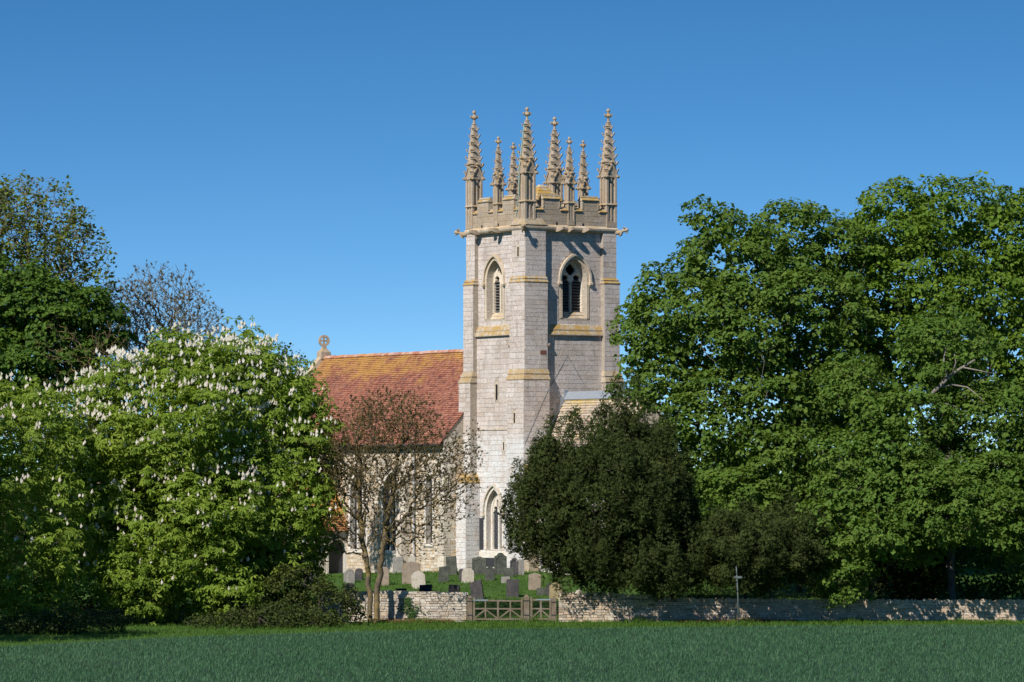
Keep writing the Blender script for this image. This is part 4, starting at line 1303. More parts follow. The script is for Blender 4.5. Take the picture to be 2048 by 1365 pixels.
def sublobes(lobes, n, r0, r1, seed, shrink=.9, tall=1.0):
    """bulges on the surface of the main lobes: light and dark masses"""
    C, out = sample(lobes, n, r0 * .9, .9, seed, cut=.95)
    r = np.random.default_rng(seed + 1)
    res = []
    for l in lobes:
        q = Lobe.__new__(Lobe); q.c, q.r = l.c, l.r * shrink; res.append(q)
    for c, o in zip(C, out):
        q = Lobe.__new__(Lobe); k = r.uniform(r0, r1); q.c = c - o * k * .45; q.r = np.array((k, k, k * tall)) * r.uniform(.85, 1.15, 3); res.append(q)
    return res

def sample(lobes, n, dmin, inner=.6, seed=1, cut=.74, zmin=None, vol=False):
    r = np.random.default_rng(seed)
    w_ = np.array([l.r[0] * l.r[1] + l.r[0] * l.r[2] + l.r[1] * l.r[2] for l in lobes])
    if vol: w_ = np.array([np.prod(l.r) for l in lobes])
    idx = r.choice(len(lobes), n * 7, p=w_ / w_.sum())
    C = np.array([l.c for l in lobes]); R = np.array([l.r for l in lobes])
    d = unit(r.normal(size=(n * 7, 3)))
    rad = (inner ** 3 + (1 - inner ** 3) * r.random(n * 7)) ** (1 / 3) if not vol else r.random(n * 7) ** (1 / 3)
    P = C[idx] + R[idx] * d * rad[:, None]
    out = unit(d / R[idx])
    q = np.linalg.norm((P[:, None] - C[None]) / R[None], axis=2)
    q[np.arange(len(P)), idx] = 9
    ok = q.min(1) > cut if len(lobes) > 1 and not vol else np.ones(len(P), bool)
    ok &= P[:, 2] > (ground_z(P[:, 0], P[:, 1]) + (.25 if zmin is None else zmin))
    P, out = P[ok], out[ok]
    keep = []; K = np.zeros((0, 3))
    buf = np.empty((n, 3))
    for i in range(len(P)):
        m = len(keep)
        if m >= n: break
        if m == 0 or ((buf[:m] - P[i]) ** 2).sum(1).min() > dmin * dmin:
            buf[m] = P[i]; keep.append(i)
    return P[keep], out[keep]

def grow(trunks, pts, bf=.4):
    """spanning tree with short paths: trunks are polylines that start at the ground"""
    P, par, pl = [], [], []
    for t in trunks:
        for j, p in enumerate(t):
            p = np.asarray(p, float)
            if j == 0 and P and p[2] > 2.5:
                k = int(np.argmin(np.linalg.norm(np.array(P) - p, axis=1))); par.append(k); pl.append(pl[k] + np.linalg.norm(p - P[k]))
            elif j == 0: par.append(-1); pl.append(0.)
            else: par.append(len(P) - 1); pl.append(pl[-1] + np.linalg.norm(p - P[-1]))
            P.append(p)
    n0 = len(P)
    # attach only to the upper part of the trunks
    N = len(pts)
    best = np.full(N, 1e9); bp = np.zeros(N, int)
    start = set()
    k = 0
    for t in trunks:
        for j in range(len(t)):
            if j >= max(1, len(t) // 3):
                c = np.linalg.norm(pts - P[k], axis=1) + bf * pl[k]
                m = c < best; best[m] = c[m]; bp[m] = k
            k += 1
    done = np.zeros(N, bool)
    for _ in range(N):
        i = int(np.argmin(np.where(done, 1e9, best)))
        done[i] = True
        P.append(pts[i]); par.append(int(bp[i])); pl.append(pl[bp[i]] + np.linalg.norm(pts[i] - P[bp[i]]))
        c = np.linalg.norm(pts - pts[i], axis=1) + bf * pl[-1]
        m = (~done) & (c < best); best[m] = c[m]; bp[m] = len(P) - 1
    return np.array(P), np.array(par), n0

def branch_mesh(P, par, n0, tip=.008, ex=.48, rmax=.4, wig=.10, seed=3, lift=.05):
    r = np.random.default_rng(seed)
    n = len(P)
    has = np.zeros(n); 
    cnt = np.zeros(n)
    child = np.zeros(n, bool); child[par[par >= 0]] = True
    cnt[~child] = 1
    for i in range(n - 1, -1, -1):
        cnt[i] = max(cnt[i], 1)
        if par[i] >= 0: cnt[par[i]] += cnt[i]
    rad = np.minimum(tip * cnt ** ex, rmax)
    e = np.where(par >= 0)[0]
    A, B = P[par[e]], P[e]
    ra = np.minimum(rad[par[e]], rad[e] * 1.35); rb = rad[e]
    trunk = (e < n0); ra[trunk] = rad[par[e]][trunk]
    # bend every edge over two joints
    L = np.linalg.norm(B - A, axis=1, keepdims=True)
    j1 = r.normal(size=A.shape) * L * wig; j2 = r.normal(size=A.shape) * L * wig
    j1[trunk] *= .3; j2[trunk] *= .3
    up = np.array((0, 0, 1.)) * L * lift
    Q1 = A + (B - A) * .36 + j1 - up; Q2 = A + (B - A) * .7 + j2 - up * .6
    r1 = ra + (rb - ra) * .36; r2 = ra + (rb - ra) * .7
    th = ra < .016; tk = ~th
    Qm = (Q1 + Q2) / 2; rm = (r1 + r2) / 2
    segA = np.concatenate([A[tk], Q1[tk], Q2[tk], A[th], Qm[th]]); segB = np.concatenate([Q1[tk], Q2[tk], B[tk], Qm[th], B[th]])
    sa = np.concatenate([ra[tk], r1[tk], r2[tk], ra[th], rm[th]]); sb = np.concatenate([r1[tk], r2[tk], rb[tk], rm[th], rb[th]])
    Vs, Fs, b = [], [], 0
    for lo, hi, k in ((0, .02, 3), (.02, .07, 5), (.07, 9, 9)):
        m = (sa >= lo) & (sa < hi)
        if not m.any(): continue
        a_, b_ = segA[m], segB[m]
        d = unit(b_ - a_); u = unit(np.cross(d, np.array((.31, .17, .93)))); v = np.cross(d, u)
        t = np.linspace(0, 2 * np.pi, k, endpoint=False)
        cs, sn = np.cos(t), np.sin(t)
        ringa = a_[:, None] - d[:, None] * sa[m][:, None, None] * .25 + (u[:, None] * cs[None, :, None] + v[:, None] * sn[None, :, None]) * sa[m][:, None, None]
        ringb = b_[:, None] + (u[:, None] * cs[None, :, None] + v[:, None] * sn[None, :, None]) * sb[m][:, None, None]
        V = np.concatenate([ringa, ringb], 1)
        n_ = len(a_)
        i = np.arange(k); j = (i + 1) % k
        F = np.stack([i, j, j + k, i + k], 1)[None] + (np.arange(n_) * 2 * k)[:, None, None]
        Vs.append(V.reshape(-1, 3)); Fs.append(F.reshape(-1, 4) + b); b += n_ * 2 * k
    return np.concatenate(Vs), np.concatenate(Fs)

def tmpl_leaf(): return np.array([(0, 0, 0), (.46, .42, .09), (0, 1, -.12), (-.46, .42, .09)]), np.array([(0, 1, 2, 3)])
def tmpl_maple():
    V = [(0, .02, 0), (.56, .22, -.04), (.34, .56, .05), (0, 1, -.14), (-.34, .56, .05), (-.56, .22, -.04)]
    return np.array(V), np.array([(0, 1, 2, 3), (0, 3, 4, 5)])
def tmpl_palm(spec=((-118, .62), (-72, .85), (-25, 1), (22, 1), (70, .88), (116, .64))):
    V, F = [], []
    for an, L in spec:
        a = math.radians(an); d = np.array((math.sin(a), math.cos(a), 0)); s = np.array((math.cos(a), -math.sin(a), 0))
        b = len(V)
        for t, w_, z in ((0.02, 0, 0), (.62, .205, -.08), (1.0, 0, -.36), (.62, -.205, -.08)):
            V.append(d * L * t + s * w_ * L + np.array((0, 0, z * L)))
        F.append((b, b + 1, b + 2, b + 3))
    return np.array(V) * .55, np.array(F)
def tmpl_spray():
    V, F = [], []
    for an, L in ((-62, .62), (-28, .85), (0, 1.1), (30, .8), (60, .6)):
        a = math.radians(an); d = np.array((math.sin(a), math.cos(a), 0)); s = np.array((math.cos(a), -math.sin(a), 0))
        b = len(V)
        for t, w_, z in ((0, .02, 0), (.5, .085, .05), (1.0, 0, -.02), (.5, -.085, .05)):
            V.append(d * L * t + s * w_ + np.array((0, 0, z)))
        F.append((b, b + 1, b + 2, b + 3))
    return np.array(V), np.array(F)
def tmpl_tuft(n=5, spread=.55, w_=.09, seed=0):
    r = np.random.default_rng(seed); V, F = [], []
    for k in range(n):
        a = 2 * math.pi * k / n + r.uniform(-.4, .4); sp_ = spread * r.uniform(.4, 1.2)
        d = np.array((math.cos(a) * sp_, math.sin(a) * sp_, 1.0)); d /= np.linalg.norm(d); L = r.uniform(.7, 1.1)
        s = np.array((-math.sin(a), math.cos(a), 0)); b = len(V)
        V += [d * 0 + s * w_ * .4, d * L * .55 + s * w_, d * L, d * L * .55 - s * w_]
        F.append((b, b + 1, b + 2, b + 3))
    return np.array(V), np.array(F)

def place(C, N, D, size, tm, tint):
    """copies of a template at C; N leaf normal, D leaf direction"""
    V, F = tm
    N = unit(N); D = unit(D - N * (D * N).sum(1, keepdims=True)); X = np.cross(D, N)
    size = np.broadcast_to(size, len(C))
    P = C[:, None] + size[:, None, None] * (V[None, :, 0:1] * X[:, None] + V[None, :, 1:2] * D[:, None] + V[None, :, 2:3] * N[:, None])
    Fa = F[None] + (np.arange(len(C)) * len(V))[:, None, None]
    return P.reshape(-1, 3), Fa.reshape(-1, F.shape[1]), np.repeat(tint, len(F))

def pads(C, out, rc, per, seed, flat=.55, droop=-.3, shell=.55):
    """leaf places spread over dome-shaped sprays"""
    r = np.random.default_rng(seed)
    n = len(C); k = r.poisson(per, n)
    i = np.repeat(np.arange(n), k)
    m = len(i)
    d = unit(r.normal(size=(m, 3)) + out[i] * .35)
    d[:, 2] = np.where(d[:, 2] < droop, -d[:, 2], d[:, 2])
    rr = rc * r.uniform(.65, 1.25, n)[i]
    rad = (shell ** 3 + (1 - shell ** 3) * r.random(m)) ** (1 / 3)
    P = C[i] + d * (rr * rad)[:, None] * np.array((1, 1, flat))
    t = np.clip(r.random(n)[i] * .55 + r.random(m) * .45, 0, .999)
    return P, d, i, t, r

def tree_root(name, label, cat, base, group=None):
    return thing(name, label, cat, base, group)

def add_np(parent, name, V, F, mat, tint=None, kind=None, smooth=False):
    L = np.array(off(parent))
    return put(np_mesh(name, V - L, F, tint, smooth), name, mat, parent, kind)

def leafy_tree(name, label, base, lobes, trunk, leaf, bark, nclump=260, dmin=.75, rc=1.0, per=240, size=.17, seed=1, tm=None, flat=.7, tip=.012, rmax=.42, inner=.6, tassel=0, group=None, upw=.6, ex=.5, zmin=None, bumps=0, fill=0):
    root = tree_root(name, label, 'tree', base, group)
    lob2 = sublobes(lobes, bumps, .9, 1.7, seed + 60, .88, .85) if bumps else lobes
    C, out = sample(lob2, nclump, dmin, inner, seed, zmin=zmin)
    P, par, n0 = grow(trunk, C - np.array((0, 0, rc * .25)), .45)
    V, F = branch_mesh(P, par, n0, tip, ex, rmax, .09, seed)
    add_np(root, 'trunk', V, F, bark, None, None, True)
    L, d, i, t, r = pads(C, out, rc, per, seed + 1, flat)
    m = len(L)
    Nn = d * .55 + np.array((0, 0, upw)) + out[i] * .45 + r.normal(size=(m, 3)) * .45
    Dd = d * 1.0 + out[i] * .3 + np.array((0, 0, -.5)) + r.normal(size=(m, 3)) * .4
    V, F, T = place(L, Nn, Dd, size * r.uniform(.6, 1.3, m), tm or tmpl_maple(), t)
    add_np(root, 'crown', V, F, leaf, T, 'stuff')
    if fill:
        Ci, oi = sample(lobes, fill, dmin, .25, seed + 9, cut=.3, zmin=zmin)
        L2, d2, i2, t2, r2 = pads(Ci, oi, rc * 1.2, per * .5, seed + 3, .8, -.9, .1)
        m2 = len(L2)
        V, F, T = place(L2, d2 + np.array((0, 0, .5)) + r2.normal(size=(m2, 3)) * .6, r2.normal(size=(m2, 3)), size * 1.7 * r2.uniform(.7, 1.2, m2), tmpl_leaf(), t2)
        add_np(root, 'inner_foliage', V, F, leaf, T, 'stuff')
    if tassel:
        k = r.choice(m, tassel, replace=False)
        c = L[k] + np.array((0, 0, -.02))
        tv = (np.array([(-.13, 0, 0), (.13, 0, 0), (.16, .7, .05), (0, 1, 0)]) , np.array([(0, 1, 2, 3)]))
        V, F, T = place(c, unit(np.stack([r.normal(size=tassel) * .6, -np.ones(tassel), np.zeros(tassel)], 1)), np.tile((0, 0, -1.), (tassel, 1)) + r.normal(size=(tassel, 3)) * .12, .13 * r.uniform(.7, 1.3, tassel), tv, r.random(tassel))
        add_np(root, 'flower_tassels', V, F, M['catkin'], T, 'stuff')
    return root

# ------------------------------------------------------------------ horse chestnuts in flower
def candle_mesh():
    r = random.Random(5); mb = MB()
    R = []
    for z, q in ((0, .035), (.07, .085), (.16, .068), (.25, .04), (.33, .006)):
        R.append([np.array((q * r.uniform(.55, 1.3) * math.cos(a), q * r.uniform(.55, 1.3) * math.sin(a), z + r.uniform(-.02, .02))) for a in np.linspace(0, 2 * math.pi, 5, endpoint=False)])
    mb.loft(R)
    return mb
CANDLE = candle_mesh()
PALM = tmpl_palm()
PALM_IN = tmpl_palm(((-95, .8), (-32, 1), (30, 1), (95, .8)))
_cm = {}
def chestnut(label, base, lobes, trunk, seed, nclump, dmin, candles, per=18, size=.43, sunny=True):
    root = tree_root('horse_chestnut_tree', label, 'tree', base, 'flowering horse chestnuts')
    C, out = sample(lobes, nclump, dmin, .72, seed, cut=.78)
    P, par, n0 = grow(trunk, C - out * .45, .5)
    V, F = branch_mesh(P, par, n0, .010, .46, .38, .08, seed)
    add_np(root, 'trunk', V, F, M['bark_dark'], None, None, True)
    L, d, i, t, r = pads(C, out, .62, per, seed + 1, .7, -.2, .5)
    m = len(L)
    Nn = d * .5 + out[i] * .5 + np.array((0, 0, .75)) + r.normal(size=(m, 3)) * .28
    Dd = out[i] * .7 + d * .7 + np.array((0, 0, -.55)) + r.normal(size=(m, 3)) * .25
    S_ = size * r.uniform(.65, 1.2, m)
    # the 300 leaves that show largest towards the field are objects of their own
    score = -L[:, 1] * .6 + S_ * 10 + r.random(m) * 1.5
    big = np.argsort(-score)[:300]
    rest = np.ones(m, bool); rest[big] = False
    V, F, T = place(L[rest], Nn[rest], Dd[rest], S_[rest], PALM, t[rest])
    add_np(root, 'crown', V, F, M['chestnut_leaf'], T, 'stuff')
    # an inner, darker layer of older leaves closes the crown
    Ci, oi = sample(lobes, int(nclump * .62), dmin * 1.0, .3, seed + 9, cut=.25)
    L2, d2, i2, t2, r2 = pads(Ci, oi, 1.25, per * 1.3, seed + 3, .8, -.9, .1)
    m2 = len(L2)
    V, F, T = place(L2, d2 * .5 + np.array((0, 0, .6)) + r2.normal(size=(m2, 3)) * .5, oi[i2] + np.array((0, 0, -.7)) + r2.normal(size=(m2, 3)) * .4, size * 1.5 * r2.uniform(.7, 1.1, m2), PALM_IN, t2)
    add_np(root, 'inner_foliage', V, F, M['chestnut_leaf'], T, 'stuff')
    if 'leaf' not in _cm:
        _cm['leaf'] = np_mesh('leaf', PALM[0], PALM[1]); _cm['leaf'].materials.append(M['chestnut_leaf'])
        me = bpy.data.meshes.new('flower_spike'); me.from_pydata(CANDLE.v, [], CANDLE.f); me.materials.append(M['flower']); _cm['candle'] = me
    O = np.array(off(root))
    N_ = unit(Nn[big]); D_ = unit(Dd[big] - N_ * (Dd[big] * N_).sum(1, keepdims=True)); X_ = np.cross(D_, N_)
    for k, b in enumerate(big):
        o = bpy.data.objects.new('leaf', _cm['leaf']); o.parent = root
        s = S_[b]
        p = L[b] - O
        o.matrix_local = Matrix(((X_[k][0] * s, D_[k][0] * s, N_[k][0] * s, p[0]), (X_[k][1] * s, D_[k][1] * s, N_[k][1] * s, p[1]), (X_[k][2] * s, D_[k][2] * s, N_[k][2] * s, p[2]), (0, 0, 0, 1)))
        COL.objects.link(o)
    # blossom candles stand on the outer sprays
    w_ = np.clip(out[:, 2] * .55 + .6 - out[:, 1] * .25, .05, 2) * np.clip((C[:, 2] - .5) / 7, .12, 1.6)
    w_ = w_ * r.uniform(.2, 1.8, len(w_))
    who = r.choice(len(C), candles, p=w_ / w_.sum())
    cp = C[who] + out[who] * .3 + np.array((0, 0, .24)) + r.uniform(-1, 1, size=(candles, 3)) * np.array((.42, .42, .15))
    order = np.argsort(cp[:, 1] + r.random(candles) * 1.0)
    tilt = r.normal(size=(candles, 2)) * .14 + out[who][:, :2] * .12
    sc = r.uniform(.5, .9, candles)
    CV = np.array(CANDLE.v)
    Vr, Fr = [], []
    for k, j in enumerate(order):
        zax = unit(np.array((tilt[j, 0], tilt[j, 1], 1.0))); xax = unit(np.cross((0.2, 1, 0), zax)); yax = np.cross(zax, xax)
        s = sc[j]
        p = cp[j] - O
        if k < 300:
            o = bpy.data.objects.new('flower_spike', _cm['candle']); o.parent = root
            o.matrix_local = Matrix(((xax[0] * s, yax[0] * s, zax[0] * s, p[0]), (xax[1] * s, yax[1] * s, zax[1] * s, p[1]), (xax[2] * s, yax[2] * s, zax[2] * s, p[2]), (0, 0, 0, 1)))
            COL.objects.link(o)
        else:
            b = len(Vr) * len(CV)
            Vr.append(p + s * (CV[:, :1] * xax + CV[:, 1:2] * yax + CV[:, 2:] * zax))
            Fr += [tuple(b + q for q in f) for f in CANDLE.f]
    if Vr:
        me = bpy.data.meshes.new('flower_spikes'); me.from_pydata(np.concatenate(Vr).tolist(), [], Fr)
        put(me, 'flower_spikes', M['flower'], root, 'stuff')
    return root

YA = 204.0
baseA = np.array((wx(400, YA), YA, 0.))
lobA = [Lobe(400, 880, 205, 200, YA, 4.6), Lobe(500, 800, 125, 125, YA + .5, 3.6), Lobe(285, 830, 120, 120, YA + .5, 3.2), Lobe(180, 890, 78, 90, YA, 2.2), Lobe(360, 1060, 200, 190, YA - .6, 4.6),
        Lobe(545, 960, 108, 130, YA, 3.0), Lobe(520, 1100, 100, 110, YA + .2, 3.2), Lobe(295, 1150, 120, 100, YA - 1.5, 3.2), Lobe(440, 1160, 140, 90, YA - .3, 3.6), Lobe(380, 745, 90, 62, YA, 2.4), Lobe(530, 732, 42, 46, YA, 1.5), Lobe(590, 880, 55, 70, YA - .5, 1.6), Lobe(610, 1000, 45, 75, YA - .6, 1.5)]
chestnut('large horse chestnut covered in white blossom, its crown reaching the ground left of the church', baseA, sublobes(lobA, 60, .9, 1.5, 500, .86), [[baseA, baseA + (0, 0, 2), baseA + (.1, 0, 4.5), baseA + (.2, .1, 7.5), baseA + (.3, 0, 10.5)]], 21, 1000, .53, 2500)
YB = 199.0
baseB = np.array((wx(-10, YB), YB, 0.))
lobB = [Lobe(-10, 960, 180, 190, YB, 4.4), Lobe(42, 870, 98, 110, YB + .4, 3.0), Lobe(20, 1110, 165, 150, YB - .6, 4.2), Lobe(84, 1010, 62, 130, YB, 2.4), Lobe(-120, 850, 110, 110, YB, 3.0), Lobe(60, 1190, 90, 70, YB - 1, 2.6), Lobe(-130, 1130, 120, 120, YB - 1, 3), Lobe(-190, 900, 150, 190, YB - 6, 4.5), Lobe(-260, 1000, 160, 220, YB - 11, 4.5), Lobe(-250, 820, 150, 130, YB - 8, 4.5), Lobe(-290, 800, 195, 170, 176, 5.0)]  # last lobes reach out of view, added to cast shade on the verge
chestnut('darker horse chestnut with white candles cut off by the left edge', baseB, sublobes(lobB, 55, .9, 1.5, 510), [[baseB, baseB + (0, 0, 2), baseB + (.1, 0, 4.5), baseB + (.2, .1, 7.5)]], 31, 680, .60, 1000)

# ------------------------------------------------------------------ sycamores on the right
def tr(pxs, Y): return [at(a, b, Y) for a, b in pxs]
def gpt(px_, Y): x = wx(px_, Y); return np.array((x, Y, float(ground_z(x, Y))))
Y1 = 219.0
b1 = gpt(1600, Y1)
leafy_tree('sycamore_tree', 'tall round headed sycamore right of the tower, behind the yew', b1,
    [Lobe(1450, 520, 95, 110, Y1, 3.2), Lobe(1590, 500, 105, 85, Y1 + 1, 3.2), Lobe(1380, 620, 110, 95, Y1 - 1, 3.2), Lobe(1320, 655, 80, 75, Y1, 2.4), Lobe(1500, 650, 130, 110, Y1 - 2.5, 3.0), Lobe(1630, 640, 120, 120, Y1 - 1, 3.2), Lobe(1330, 770, 90, 85, Y1 - 1, 2.8),
     Lobe(1420, 830, 120, 100, Y1 - 2.5, 3.2), Lobe(1560, 800, 110, 100, Y1 - 2, 3.2), Lobe(1455, 950, 85, 70, Y1 - 3, 2.6), Lobe(1650, 800, 90, 90, Y1 + 2, 3.0), Lobe(1440, 440, 48, 42, Y1, 1.6), Lobe(1690, 500, 60, 70, Y1 + 1.5, 2.4), Lobe(1350, 880, 60, 60, Y1 - 2, 2), Lobe(1500, 1000, 90, 55, Y1 - 5, 2.2), Lobe(1560, 930, 85, 70, Y1 - 4, 2.4), Lobe(1660, 930, 70, 80, Y1 - 1, 2.6), Lobe(1420, 700, 90, 80, Y1, 2.6), Lobe(1500, 560, 90, 80, Y1 - 1, 2.6), Lobe(1660, 720, 80, 80, Y1 - 1, 2.6)],
    [[b1, *tr([(1600, 1080), (1597, 980), (1590, 880), (1560, 790), (1530, 700), (1510, 600)], Y1)], [at(1594, 930, Y1), *tr([(1600, 850), (1620, 740), (1640, 620)], Y1 + .5)]],
    M['sycamore_leaf'], M['bark'], 800, .55, .70, 70, .195, 51, tassel=3000, rmax=.40, tip=.011, bumps=110, fill=420)
Y2 = 222.0
b2 = gpt(1900, Y2)
leafy_tree('sycamore_tree', 'highest bright green sycamore with a domed top at the right edge', b2,
    [Lobe(1790, 468, 95, 88, Y2, 3.4), Lobe(1920, 434, 110, 82, Y2, 3.4), Lobe(2030, 490, 110, 100, Y2, 3.4), Lobe(1850, 560, 130, 95, Y2 - 2, 3.4), Lobe(1980, 590, 120, 110, Y2 - 2, 3.4), Lobe(2110, 580, 120, 130, Y2, 3.4), Lobe(1750, 570, 70, 80, Y2, 2.6), Lobe(2060, 700, 110, 100, Y2 - 2, 3.4), Lobe(1790, 680, 70, 70, Y2 - 1, 2.4), Lobe(2150, 760, 120, 130, Y2 - 1, 3.4), Lobe(1900, 660, 90, 80, Y2 - 1, 3), Lobe(1830, 740, 80, 70, Y2, 2.6), Lobe(1720, 660, 60, 70, Y2 + 1, 2.4), Lobe(1960, 760, 90, 80, Y2 - 1, 3), Lobe(1740, 820, 80, 80, Y2, 2.6)],
    [[b2, *tr([(1900, 1050), (1895, 900), (1885, 780), (1880, 680), (1900, 560)], Y2)], [at(1892, 850, Y2), *tr([(1930, 740), (1980, 640), (2010, 540)], Y2)], [at(1888, 800, Y2), *tr([(1840, 690), (1810, 590), (1800, 500)], Y2)]],
    M['sycamore_leaf_b'], M['bark'], 740, .57, .72, 70, .195, 61, tassel=700, rmax=.45, tip=.011, bumps=100, fill=380)
Y3 = 208.5
b3 = gpt(1905, Y3)
leafy_tree('sycamore_tree', 'spreading sycamore with hanging flowers and low boughs over the long wall', b3,
    [Lobe(1890, 700, 100, 72, Y3, 2.6), Lobe(1990, 850, 110, 80, Y3 - 1, 2.8), Lobe(1800, 830, 100, 65, Y3 - 2, 2.6), Lobe(1760, 910, 110, 62, Y3 - 3, 2.8), Lobe(1960, 990, 110, 95, Y3 - 3.5, 2.6), Lobe(1850, 970, 100, 50, Y3 - 4, 2.4), Lobe(2090, 900, 100, 130, Y3 - 2, 3), Lobe(1720, 1010, 85, 70, Y3 - 4.5, 2.2), Lobe(1680, 1060, 70, 85, Y3 - 5.0, 1.8), Lobe(1700, 770, 60, 60, Y3, 2.2), Lobe(1690, 1150, 42, 55, Y3 - 4.6, 1.3), Lobe(1850, 1075, 70, 45, Y3 - 4, 1.8), Lobe(2060, 1060, 80, 60, Y3 - 4, 2.2), Lobe(1890, 1030, 85, 52, Y3 - 6.5, 1.8), Lobe(2010, 1040, 95, 55, Y3 - 6.5, 1.8), Lobe(1770, 1060, 60, 45, Y3 - 6.5, 1.6), Lobe(2130, 1040, 90, 60, Y3 - 6.5, 1.8)],
    [[b3, *tr([(1903, 1100), (1905, 1000), (1908, 900), (1905, 800), (1895, 730)], Y3)], [at(1905, 960, Y3), *tr([(1860, 930), (1800, 950), (1740, 1000)], Y3 - 2.5)], [at(1907, 900, Y3), *tr([(1950, 860), (2010, 820)], Y3 - 1)]],
    M['sycamore_leaf'], M['bark'], 840, .52, .66, 62, .19, 71, tassel=3600, rmax=.42, tip=.010, zmin=.5, bumps=100, fill=300)
# dead bough on that tree's sunny side: a bare pale branch
Yd = Y3 - 1.9
root3 = [o for o in bpy.data.objects if o.name == 'sycamore_tree.002'][0]
def bough(pts, r0, r1):
    mb = MB()
    P = [at(a, b, Yd + c) for a, b, c in pts]
    mb.tube(P, list(np.linspace(r0, r1, len(P))), 8)
    mb.build('dead_branch', M['bark_pale'], root3, smooth=True)
bough([(1895, 905, 2.6), (1850, 850, 1.6), (1832, 812, .6), (1855, 795, 0), (1878, 775, -.3), (1905, 748, -.6), (1925, 735, -.8), (1950, 720, -.9)], .19, .05)
bough([(1878, 775, -.3), (1895, 750, -.5), (1888, 722, -.6), (1892, 690, -.6)], .10, .03)
bough([(1905, 748, -.6), (1912, 725, -.8), (1908, 705, -.8)], .06, .02)
bough([(1925, 735, -.8), (1960, 742, -1), (1990, 748, -1.1)], .05, .015)
bough([(1840, 806, .3), (1880, 805, -.2), (1915, 815, -.5)], .07, .03)
bough([(1878, 775, -.3), (1905, 770, -.3), (1935, 775, -.5), (1960, 795, -.8), (1975, 812, -.9)], .06, .02)
bough([(1905, 975, 2.5), (1805, 965, -.8), (1850, 950, -1.2), (1900, 958, -1.4)][1:], .10, .08)

# ------------------------------------------------------------------ yews
def tmpl_frond():
    V, F = [], []
    for an, L in ((-24, .95), (22, 1.0)):
        a = math.radians(an); d = np.array((math.sin(a), math.cos(a), 0)); s = np.array((math.cos(a), -math.sin(a), 0))
        b = len(V)
        for t, w_, z in ((0, .03, 0), (.5, .14, .06), (1.0, 0, -.02), (.5, -.14, .06)):
            V.append(d * L * t + s * w_ + np.array((0, 0, z)))
        F.append((b, b + 1, b + 2, b + 3))
    return np.array(V), np.array(F)
def yew(label, base, lobes, trunk, seed, n, dmin, rc, per, size, tall=1.45, sprigs=26, zmin=.9):
    root = tree_root('yew_tree', label, 'tree', base, 'dark yews')
    C, out = sample(sublobes(lobes, n // 6, .8, 1.35, seed + 40, .84, 1.25), n, dmin, .84, seed, cut=.9, zmin=zmin)
    P, par, n0 = grow(trunk, C - out * .7, .5)
    V, F = branch_mesh(P, par, n0, .012, .46, .5, .08, seed)
    add_np(root, 'trunk', V, F, M['bark_dark'], None, None, True)
    L, d, i, t, r = pads(C, out, rc, per, seed + 1, tall, -1.1, .55)
    # ragged upright sprigs stand out of every plume
    k = len(C)
    si = np.repeat(np.arange(k), sprigs)
    a = r.random(len(si)); sd = unit(out[si] * .8 + np.array((0, 0, .9)) + r.normal(size=(len(si), 3)) * .45)
    sp0 = C[si] + unit(r.normal(size=(len(si), 3)) + out[si]) * rc * .7 * np.array((1, 1, tall))
    sp0 = sp0[::sprigs // 6].repeat(sprigs // 6, 0)[:len(si)]
    sdir = sd[::sprigs // 6].repeat(sprigs // 6, 0)[:len(si)]
    Ls = sp0 + sdir * (a * rc * .85)[:, None]
    L = np.concatenate([L, Ls]); d = np.concatenate([d, sdir]); i = np.concatenate([i, si]); t = np.concatenate([t, np.clip(a * .3 + .6 + r.random(len(a)) * .1, 0, .999)])
    m = len(L)
    Nn = d * .7 + out[i] * .4 + r.normal(size=(m, 3)) * .6
    Dd = out[i] * .5 + d * .5 + np.array((0, 0, 1.0)) + r.normal(size=(m, 3)) * .38
    V, F, T = place(L, Nn, Dd, size * r.uniform(.6, 1.35, m), tmpl_frond(), t)
    add_np(root, 'crown', V, F, M['yew_leaf'], T, 'stuff')
    Ci, oi = sample(lobes, n, dmin * 1.1, .4, seed + 9, cut=.45, zmin=.5)
    L2, d2, i2, t2, r2 = pads(Ci, oi, rc * 1.1, per * .34, seed + 3, 1.0, -1.1, .0)
    m2 = len(L2)
    V, F, T = place(L2, d2 + r2.normal(size=(m2, 3)) * .6, r2.normal(size=(m2, 3)), size * 2.2 * r2.uniform(.7, 1.2, m2), tmpl_frond(), t2)
    add_np(root, 'inner_foliage', V, F, M['yew_leaf'], T, 'stuff')
    return root
YY = 206.6
by = gpt(1230, 208.0)
yew('huge dark yew with a rounded skirt hiding the right side of the tower foot', by,
    [Lobe(1205, 1018, 135, 132, YY, 4.6), Lobe(1103, 965, 50, 70, YY, 2.4), Lobe(1265, 935, 76, 85, YY + .5, 2.8), Lobe(1092, 1035, 66, 90, YY - .3, 2.6), Lobe(1190, 1085, 118, 78, YY - .9, 3.1), Lobe(1315, 1010, 76, 105, YY, 3.2), Lobe(1305, 1110, 105, 72, YY - 1.4, 3.6), Lobe(1375, 1095, 50, 70, YY, 2.4), Lobe(1095, 1075, 52, 52, YY - .6, 2.0), Lobe(1238, 902, 48, 52, YY, 2.0), Lobe(1230, 1010, 130, 130, YY - 1.5, 4.0), Lobe(1094, 908, 14, 42, YY, .8), Lobe(1150, 918, 16, 45, YY, .8), Lobe(1255, 858, 28, 46, YY, 1.2)],
    [[by, *tr([(1228, 1130), (1220, 1050), (1210, 970), (1205, 880)], YY)]], 81, 360, .62, .46, 150, .175, 2.3, 30, 1.75)
bs = gpt(1490, 207.5)
YS = 206.2
